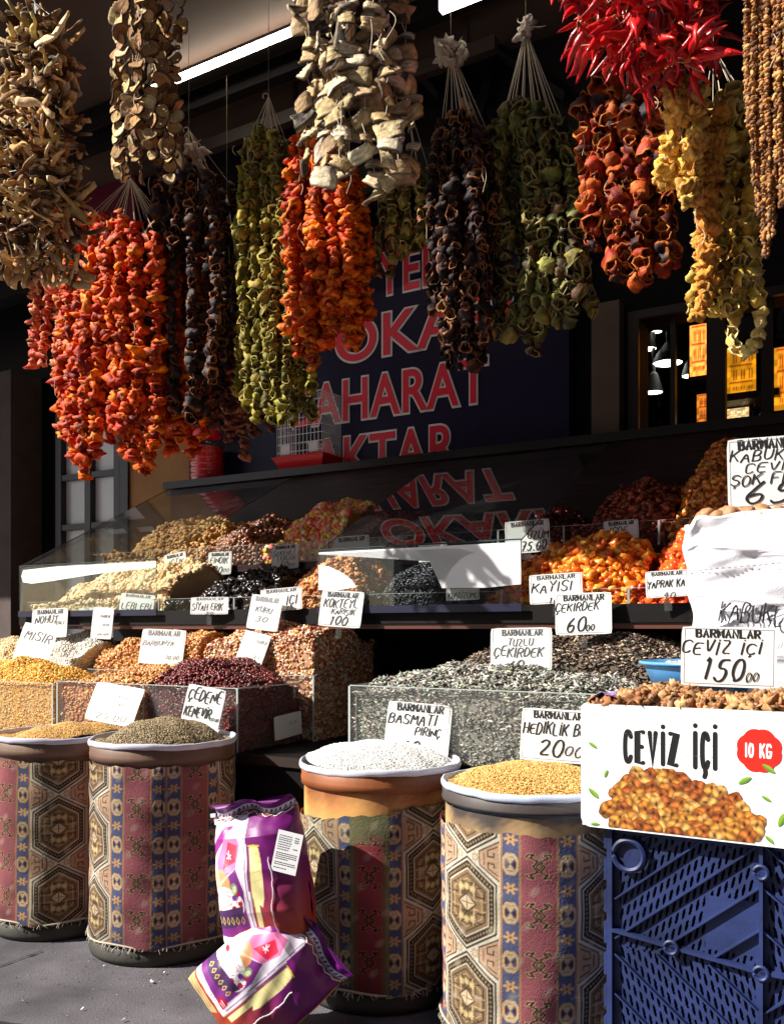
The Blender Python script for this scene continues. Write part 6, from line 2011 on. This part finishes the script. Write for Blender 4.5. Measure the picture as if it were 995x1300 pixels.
    C = palette(k, [(154, 96, 50), (178, 122, 72), (124, 72, 36), (198, 150, 98), (92, 52, 26)], .16)
    rc = palette(k, [(214, 170, 120), (186, 134, 84)], .1)
    Rm = rquat(k)
    wh = RNG.integers(0, 9, k)
    for i_, pr in enumerate(kn):
        s = wh == i_
        h.scatter(pr, T[s], Rm[s], .0115 * (1 + RNG.normal(0, .2, (s.sum(), 1))) * np.ones((1, 3)), C[s], rc[s] * .9)
    tag(h.build('walnut_kernels', M_dry, None, True), 'brown walnut kernels heaped in the white printed carton', 'walnut kernels', kind='stuff')
carton()

# ------------------------------------------------------------------ white sack of whole walnuts, blue bowl, table under them
def right_side():
    t = thing('side_table', 'dark table carrying the white sack and the blue bowl', 'table', W(.0, 2.24, 0))
    uT0, uT1 = U(822, 2.35), 1.0
    m = MB(); m.ubox(uT0, uT1, 2.36, 2.93, .86, .885); m.build('table_top', M_black, t)
    for u in (uT0 + .03, uT1 - .05):
        for v in (2.40, 2.88):
            m = MB(); m.ubox(u, u + .03, v, v + .03, 0, .858); m.build('leg', M_black, t)
    # blue bowl
    v = 2.52
    C0 = np.array(P3(905, 845, 2.56)); C0[2] = .888
    Rb = (905 - 818) * depth(860, 2.56) / FPX
    t = thing('blue_bowl', 'shallow light blue plastic bowl of shelled nuts behind the walnut sign', 'bowl', C0)
    m = MB()
    zt = Zp(830, 838, 2.56) - .888
    m.lathe([(.01, .002), (Rb * .82, .002), (Rb * .95, zt * .8), (Rb, zt), (Rb * 1.03, zt * .98), (Rb * 1.03, zt * .9), (Rb * .985, zt * .86)], C0, 64)
    m.lathe([(Rb * .99, zt), (Rb * .92, zt * .75), (Rb * .8, .008), (.01, .008)], C0, 64)
    m.build('bowl_body', mat('blue_plastic', L3(90, 160, 224), .3), t, True)
    h = MB()
    k = 420
    rr, an = Rb * .84 * np.sqrt(RNG.random(k)), RNG.uniform(0, 6.28, k)
    q = np.clip(1 - (rr / (Rb * .86)) ** 2, 0, 1) ** .7
    T = np.stack([rr * np.cos(an), rr * np.sin(an), zt * .62 + .02 * q + RNG.uniform(-.006, .004, k)], -1) + C0
    C = palette(k, [(226, 186, 130), (206, 156, 100), (236, 206, 160), (186, 130, 78)], .1)
    h.lathe([(Rb * .86, zt * .45), (.01, zt * .45)], C0, 40, lin((150, 104, 64)))
    kn = [crumpled(RNG, 10, 5, .3, .7) for _ in range(6)]
    wh = RNG.integers(0, 6, k)
    Rm = rquat(k)
    for i_, pr in enumerate(kn):
        s = wh == i_
        h.scatter(pr, T[s], Rm[s], np.full((s.sum(), 3), .0115), C[s])
    tag(h.build('shelled_nuts', M_dry, None, True), 'pale shelled nuts in the light blue bowl', 'nuts', kind='stuff')
    # the white sack: an open woven bag standing on the table
    vS = 2.60
    u0, u1 = U(857, 2.44), U(857, 2.44) + .50
    z0, z1 = .887, Zp(900, 664, 2.44)
    uc, hw, hd = (u0 + u1) / 2, (u1 - u0) / 2, .16
    t = thing('white_sack', 'open white woven sack of whole walnuts with black handwriting', 'sack', W(uc, vS, z0))
    nth, nz = 360, 200
    th = np.linspace(0, 2 * math.pi, nth)
    s = np.linspace(0, 1, nz)
    TT, SS = np.meshgrid(th, s)
    ex = .42
    cx_ = np.sign(np.cos(TT)) * np.abs(np.cos(TT)) ** ex
    sx_ = np.sign(np.sin(TT)) * np.abs(np.sin(TT)) ** ex
    wid = 1 - .05 * np.sin(SS * 3) - .06 * (1 - SS) + .03 * np.sin(SS * 9 + 1)
    uu = uc + hw * cx_ * wid + .004 * np.sin(SS * 22 + TT * 3)
    fold = .007 * np.sin(SS * 9 + uu * 9) + .0045 * np.sin(uu * 23 - SS * 21) + .0028 * np.sin(SS * 33 + uu * 31) + .0018 * np.sin(uu * 90 + SS * 29) + .0012 * np.sin(SS * 80 - uu * 40) - .008 * (1 - np.abs(np.sin(uu * 9 - SS * 5 + .6 * np.sin(SS * 9)))) ** 5 - .006 * (1 - np.abs(np.sin(uu * 5 + SS * 9 + 1))) ** 6 - .005 * (1 - np.abs(np.sin(SS * 11 + uu * 4 + 2))) ** 7
    vv = vS + (hd + .02 * np.sin(SS * math.pi)) * sx_ + fold * (0.3 + np.abs(sx_))
    zz = z0 + (z1 - z0) * SS + .012 * np.sin(TT * 3 + .5) * SS ** 3 + .006 * np.sin(TT * 11) * SS ** 4
    zz += .0 * SS
    G = Wa(np.column_stack([uu.ravel(), vv.ravel(), zz.ravel()])).reshape(nz, nth, 3)
    m = MB(); m.grid(G)
    fm = (np.sin(TT) < -.05).ravel()
    fu, fv, fz = uu.ravel()[fm], vv.ravel()[fm], zz.ravel()[fm]
    def on_bag(q):
        q = np.asarray(q)
        return np.array([fv[np.argpartition((fu - a_) ** 2 + (fz - b) ** 2, 40)[:40]].min() for a_, b in q]) - .0012
    # rolled mouth and inside
    top = G[-1]
    cen = np.array(W(uc, vS, z1))
    rings = [top + (top - cen) * .015 + ZV * .008, top - (top - cen) * .02 + ZV * .010, top - (top - cen) * .06 - ZV * .01, top - (top - cen) * .10 - ZV * .08]
    m.grid(np.stack([top] + rings, 0))
    m.build('woven_bag', mat('woven_white', L3(226, 226, 234), .55, .6, 320, .05, 8), t, True)
    m = MB()
    s_ = np.linspace(0, 1, 60)
    uu_ = u0 + .03 + s_ * (u1 - u0 - .06)
    zz_ = z0 + (z1 - z0) * (.72 + .05 * s_)
    for k in range(30):
        a_, b = k * 2, min(59, k * 2 + 1)
        va_, vb_ = on_bag(np.array([[uu_[a_], zz_[a_]], [uu_[b], zz_[b]]])) - .001
        A = W(uu_[a_], va_, zz_[a_]); B = W(uu_[b], vb_, zz_[b])
        m.tube([A, (A + B) / 2 - N * .003, B], .0013, 4)
    m.build('stitching', mat('grey_thread', L3(150, 146, 150), .8), t)
    m = MB()
    to3 = lambda q, l: Wa(np.column_stack([q[:, 0], on_bag(q) - .0012 - l, q[:, 1]]))
    for txt, (xa, ya), (xb, yb), hh in (('KABUKLU', (912, 786), (1006, 794), 24),):
        L, w0 = layout(txt, .6, .22, .25, .06)
        A, B = np.array(UZ(xa, ya, 2.41)), np.array(UZ(xb, yb, 2.41))
        h_ = hh * depth(940, 2.41) / FPX
        d = (B - A) / w0
        L = [smooth_pl(q, 2) if len(q) > 2 else q for q in L]
        pen(m, [A + q[:, :1] * d + np.stack([0 * q[:, 1], q[:, 1] * h_], -1) for q in L], .0020, to3, (.02, .02, .025), .4)
    m.build('handwriting', mat('marker_ink', None, .5), t)
    # whole walnuts showing at the mouth, each one its own
    def walnut_mesh(rng):
        nr, ns = 14, 20
        tt = np.linspace(0, math.pi, nr + 2)[1:-1]
        ph = np.arange(ns) * 2 * math.pi / ns
        rr = 1 + .05 * np.sin(ph * 5 + rng.uniform(0, 6))[None, :] * np.sin(tt * 4)[:, None] + .05 * np.sin(ph * 8 + rng.uniform(0, 6))[None, :] * np.sin(tt * 6 + 1)[:, None] + rng.normal(0, .018, (nr, ns))
        seam = np.exp(-((np.mod(ph + math.pi / 2, math.pi) - math.pi / 2) / .14) ** 2) * .09
        rr = rr + seam[None, :] * np.sin(tt)[:, None]
        G = np.stack([rr * np.sin(tt)[:, None] * np.cos(ph), rr * np.sin(tt)[:, None] * np.sin(ph), rr * np.cos(tt)[:, None] * 1.12], -1)
        V = np.vstack([G.reshape(-1, 3), [0, 0, 1.22], [0, 0, -1.12]])
        i = np.arange(nr - 1)[:, None] * ns; j = np.arange(ns)[None, :]; j2 = (j + 1) % ns
        F4 = np.stack([i + j, i + ns + j, i + ns + j2, i + j2], -1).reshape(-1, 4)
        jj = np.arange(ns); a, b = nr * ns, nr * ns + 1
        F3 = np.vstack([np.stack([np.full(ns, a), jj, (jj + 1) % ns], -1), np.stack([np.full(ns, b), (nr - 1) * ns + (jj + 1) % ns, (nr - 1) * ns + jj], -1)])
        return V, F4, F3
    protos = []
    for k in range(4):
        V, F4, F3 = walnut_mesh(np.random.default_rng(k + 3))
        m = MB(); m.add(V * .0195, F4, F3, lin([(178, 130, 92), (190, 142, 104), (164, 116, 80), (182, 136, 94)][k]) * (1 + RNG.normal(0, .06, (len(V), 1))))
        protos.append(m.build('whole_walnut', mat('walnut_shell', None, .6, .6, 90, .25, 60), None, True, world=False))
    spots = []
    rw = np.random.default_rng(8)
    for _ in range(4000):
        u, v_ = rw.uniform(u0 + .035, u1 - .03), rw.uniform(vS - hd + .02, vS + hd - .03)
        if abs((u - uc) / (hw - .022)) ** 3 + abs((v_ - vS) / (hd - .022)) ** 3 > 1:
            continue
        z = z1 + .004 + .022 * (1 - ((v_ - vS) / hd) ** 2) + .018 * max(0, (u - uc) / hw) + rw.uniform(0, .012)
        P = np.array(W(u, v_, z))
        if all(np.linalg.norm(P - q) > .0365 for q in spots):
            spots.append(P)
    for k, P in enumerate(spots):
        o = protos[k] if k < 4 else protos[k % 4].copy()
        if k >= 4:
            col.objects.link(o)
        o.location = P
        o.rotation_euler = rw.uniform(0, 6, 3)
        o.scale = [rw.uniform(.9, 1.12)] * 3
        tag(o, 'whole brown walnut in its shell, heaped at the mouth of the white sack', 'walnut', 'whole walnuts heaped in the white sack')
    m = MB(); m.ubox(u0 + .09, u1 - .09, vS - hd + .05, vS + hd - .05, z1 - .06, z1 - .012)
    m.build('inner_fill', mat('walnut_fill', L3(140, 100, 70), .8), t)
right_side()

# ------------------------------------------------------------------ purple rice sacks
def sack_print():
    c = Canvas(1.0, 1.5, .004, (112, 24, 108))
    X, Y = c.X, c.Y
    g = np.clip((.85 - Y) / .6, 0, 1)[..., None]
    c.a = c.a * (1 - g) + lin((170, 66, 40)) * g                       # printed plum to rust
    c.poly([(.0, .16), (.50, .18), (.46, 1.30), (.0, 1.30)], (226, 214, 232))
    c.poly([(.0, 1.02), (.20, 1.24), (.32, 1.24), (.0, .90)], (140, 36, 132)); c.poly([(.0, 1.14), (.10, 1.26), (.16, 1.26), (.0, 1.08)], (238, 228, 240))
    c.poly([(.0, .24), (.44, .22), (.43, .66), (.36, .86), (.0, .60)], (120, 44, 128))
    c.poly([(.14, .74), (.36, .86), (.40, 1.06), (.34, 1.20), (.22, 1.16), (.10, .92)], (224, 120, 168))
    c.poly([(.20, .86), (.36, .92), (.37, 1.06), (.26, 1.10)], (222, 40, 74))
    for k in range(5):
        c.line([(.26 + .02 * math.cos(k * 1.3), .98 + .04 * math.sin(k * 1.3)), (.29 + .02 * math.cos(k * 2.1 + 1), .98 + .04 * math.sin(k * 2.1))], .010, (250, 220, 236))
    c.ell(.14, .72, .15, .14, (250, 180, 70), 0, .6)
    c.ell(.18, .53, .24, .17, (244, 238, 240))                                     # rice heap
    for _ in range(120):
        a_, q = RNG.uniform(0, 6.28), RNG.random() ** .5
        x, y = .18 + .22 * q * math.cos(a_), .54 + .14 * q * math.sin(a_)
        c.line([(x, y), (x + RNG.normal(0, .016), y + RNG.normal(0, .02))], .006, [(150, 110, 160), (220, 200, 220), (190, 60, 80)][RNG.integers(3)])
    for x, y in ((.32, .60), (.38, .54), (.10, .46), (.36, .63), (.05, .62), (.30, .50)):
        c.ell(x, y, .028, .026, (176, 30, 52))
    c.poly([(-.02, .46), (.41, .52), (.38, .40), (.26, .32), (.10, .31), (-.02, .34)], (74, 44, 92))                       # bowl
    for k in range(6):
        x = .05 + k * .06
        c.line([(x, .38), (x + .02, .42), (x + .035, .38), (x + .02, .35), (x, .38)], .008, (206, 180, 92))
    c.ell(.33, .68, .04, .055, (136, 170, 90), 0, .7); c.ell(.34, .68, .022, .032, (220, 226, 190), 0, .8)
    c.ell(.33, .60, .04, .03, (80, 60, 160), 0, .7)
    c.ell(.41, .26, .065, .05, (178, 20, 40)); c.line([(.38, .27), (.44, .27)], .01, (240, 200, 210)); c.line([(.39, .245), (.44, .25)], .008, (240, 200, 210))
    c.poly([(.0, .205), (.50, .225), (.50, .19), (.0, .17)], (250, 246, 250))
    for k in range(9):
        c.line([(.1 + k * .03, .205), (.115 + k * .03, .207)], .008, (120, 90, 140))
    c.poly([(.0, .0), (.40, .0), (.44, .15), (.0, .13)], (222, 190, 130))
    for yy in (.10, .06):
        c.line([(.04, yy), (.36, yy + .01)], .008, (120, 70, 60))
    c.poly([(.455, .22), (.51, .22), (.47, 1.28), (.43, 1.28)], (244, 238, 246)); c.poly([(.475, .25), (.488, .25), (.455, 1.28), (.445, 1.28)], (140, 90, 160))
    # pale yellow figure standing in the plum field
    c.poly([(.535, .22), (.585, .23), (.59, .52), (.625, .49), (.645, .57), (.645, .86), (.62, 1.02), (.57, 1.06), (.515, 1.03), (.515, .80), (.53, .50)], (246, 234, 168))
    for yy in (.72, .8, .88, .96):
        c.line([(.53, yy), (.63, yy + .02)], .007, (236, 206, 96))
    c.line([(.515, 1.05), (.625, 1.04)], .016, (226, 190, 40))
    c.poly([(0, 1.30), (1, 1.30), (1, 1.335), (0, 1.335)], (146, 84, 62)); c.poly([(0, 1.335), (1, 1.335), (1, 1.40), (0, 1.40)], (232, 226, 240))
    for k in range(22):
        c.line([(k * .047, 1.345), (k * .047 + .018, 1.38)], .012, (74, 50, 130)); c.line([(k * .047 + .02, 1.345), (k * .047 + .022, 1.385)], .009, (74, 50, 130))
    c.poly([(0, 1.40), (1, 1.40), (1, 1.5), (0, 1.5)], (104, 22, 112))
    return c
SP = sack_print()
M_sack = mat('sack_film', None, .42, .2, 30, .05, 14, spec=.35, coat=.05)

def rice_sack(label, base, yaw, roll, pitch, wd, ht, dp, top_fold, seed, tagcard):
    rng = np.random.default_rng(seed)
    M = Matrix.Translation(Vector([float(x) for x in base])) @ Matrix.Rotation(yaw, 4, 'Z') @ Matrix.Rotation(roll, 4, 'Y') @ Matrix.Rotation(pitch, 4, 'X')
    t = thing('rice_sack', label, 'rice sack', M=M, group='printed purple rice sacks')
    nth, nz = 520, 320
    th = np.linspace(0, 2 * math.pi, nth)
    s = np.linspace(0, 1, nz)
    T, S = np.meshgrid(th, s)
    prof_d = np.interp(S, [0, .03, .10, .3, .55, .75, .86, .90, 1.0], [.12, .42, .80, 1.0, .98, .80, .42, .16, .06])
    prof_w = np.interp(S, [0, .04, .12, .4, .7, .86, .92, 1.0], [.94, .97, 1.0, 1.02, .99, .95, .93, .96])
    cx_ = np.sign(np.cos(T)) * np.abs(np.cos(T)) ** .75
    sy_ = np.sign(np.sin(T)) * np.abs(np.sin(T)) ** .8
    x = wd / 2 * cx_ * prof_w
    y = dp / 2 * sy_ * prof_d
    z = ht * S
    # creases: level wrinkles near the sides, slanting ones on the faces
    wr = .0022 * np.sin(z * 120 + 5 * np.sin(x * 14) + 2) * np.clip((x / wd * 2) * 1.4 - .1, 0, 1) + .0035 * np.sin(z * 34 + x * 17 + seed) + .003 * np.sin(x * 31 - z * 22 + 1) + .0012 * np.sin(x * 120 + z * 70)
    up = np.clip((S - .80) / .1, 0, 1)
    y += wr * np.where(sy_ < 0, -1, 1) * (1 - .6 * up)
    y += up * (.011 * np.sin(x / wd * 13 + seed) + .004 * np.sin(x / wd * 33))
    z += up * (.010 * np.sin(x / wd * 11 + 2) + .02 * (-x / wd) * 0)
    # the top edge flops forward
    fo = np.clip((S - .88) / .12, 0, 1)
    y -= fo ** 1.3 * top_fold * (1 + .35 * np.sin(x / wd * 9 + seed))
    z -= fo ** 2 * top_fold * .35
    z -= .022 * (1 - S) ** 6 * np.abs(cx_) ** 3 * 0
    G = np.stack([x, y, z], -1)
    front = sy_ < 0
    xf = np.clip(x / wd + .5, 0, 1)
    C = SP.sample(np.clip(xf * .98 + .01, 0, 1), np.clip(S * 1.5, 0, 1.495))
    Cb = SP.sample(np.full_like(xf, .9), np.clip(S * 1.5, 0, 1.495))
    side = np.clip((np.abs(cx_) - .93) * 14, 0, 1)[..., None]
    C = np.where(front[..., None], C, Cb)
    yel = ((cx_ > .97) & (S < .86) & (not tagcard))[..., None]
    C = np.where(yel, lin((226, 196, 60)), C)
    m = MB(); m.grid(G, C)
    bag = m.build('printed_bag', M_sack, t, True, world=False)
    # closed ends
    for row, nm in ((0, 0), (nz - 1, 1)):
        m = MB()
        c0 = G[row].mean(0)
        m.add(np.vstack([c0[None], G[row]]), None, [[0, 1 + i, 2 + i] for i in range(nth - 1)], lin((96, 24, 104)))
        m.build('sewn_end', M_sack, t, False, world=False)
    # white sewing thread down the side and along the top seam
    m = MB()
    def on(sx, ss, lift=.0035):
        i = int(round(ss * (nz - 1))); j = np.argmin(np.abs(x[i] - sx * wd / 2) + np.where(sy_[i] < 0, 0, 9))
        return G[i, j] + np.array([0, -lift, 0])
    P = [on(.47 + .03 * math.sin(q * 17) + .012 * math.sin(q * 51), q) for q in np.linspace(.02, .62, 70)]
    m.tube(P, .0017, 5, lin((226, 220, 226)), False)
    P = [on(q, .875 + .006 * math.sin(q * 30)) for q in np.linspace(-.93, .9, 60)]
    m.tube(P, .0016, 5, lin((226, 220, 226)), False)
    m.build('sewing_thread', mat('white_thread', None, .8), t, world=False)
    m = MB()
    A = on(-.93, .86, .008)
    m.box(A, (.006, .004, .020), np.eye(3), (.8, .8, .8)); m.box(A + np.array([-.004, -.002, .016]), (.014, .006, .010), np.eye(3), (.8, .8, .8))
    m.build('seam_clip', mat('clip_white', None, .4), t, world=False)
    if tagcard:
        m = MB()
        o_ = on(.62, .80, .012) 
        ex, ey = np.array([.94, .05, -.33]), np.array([.33, .03, .94])
        ex /= np.linalg.norm(ex); ez = np.cross(ex, ey); ez /= np.linalg.norm(ez); ey = np.cross(ez, ex)
        c0 = o_ + ex * .052 - ey * .055 - np.array([0, .012, 0])
        m.box(c0, (.068, .105, .0008), [ex, ey, ez])
        tg = m.build('info_tag', mat('tag_paper', (.8, .8, .82), .5), t, world=False)
        m = MB()
        to3 = lambda q, l: c0 + q[:, :1] * ex + q[:, 1:2] * ey + ez * (.0008 + l) * (1 if ez[1] < 0 else -1)
        rows = [(.040, 2), (.034, 2), (.029, 2), (.023, 1), (.017, 1), (.011, 2), (.005, 1), (-.004, 3), (-.009, 3), (-.014, 3), (-.019, 1), (-.028, 3), (-.033, 3), (-.042, 1)]
        for yy, kk in rows:
            xx = -.028
            while xx < (.028 if kk == 3 else .004):
                w_ = rng.uniform(.002, .007)
                pen(m, [np.array([[xx, yy], [min(xx + w_, .029), yy]])], .0011, to3, (.03, .03, .05), 0, False)
                xx += w_ + .0016
            if kk == 2:
                pen(m, [np.array([[.014, yy], [.026, yy]])], .0011, to3, (.03, .03, .05), 0, False)
        m.build('small_print', mat('tag_ink', None, .6), tg, world=False)
    return t
Yb = 2.34
def gpt(px, Y, z):
    return ((px - CX) / FPX * Y, Y, z)
rice_sack('upper purple rice sack standing upright with an open ruffled top and white tag', gpt(347, 2.40, .195), math.radians(-14), math.radians(-9), math.radians(-4), .245, .42, .20, .05, 2, True)
rice_sack('lower purple rice sack lying slanted under the other sack', gpt(276, 2.34, .045), math.radians(-14), math.radians(50), math.radians(-14), .27, .35, .19, .02, 5, False)
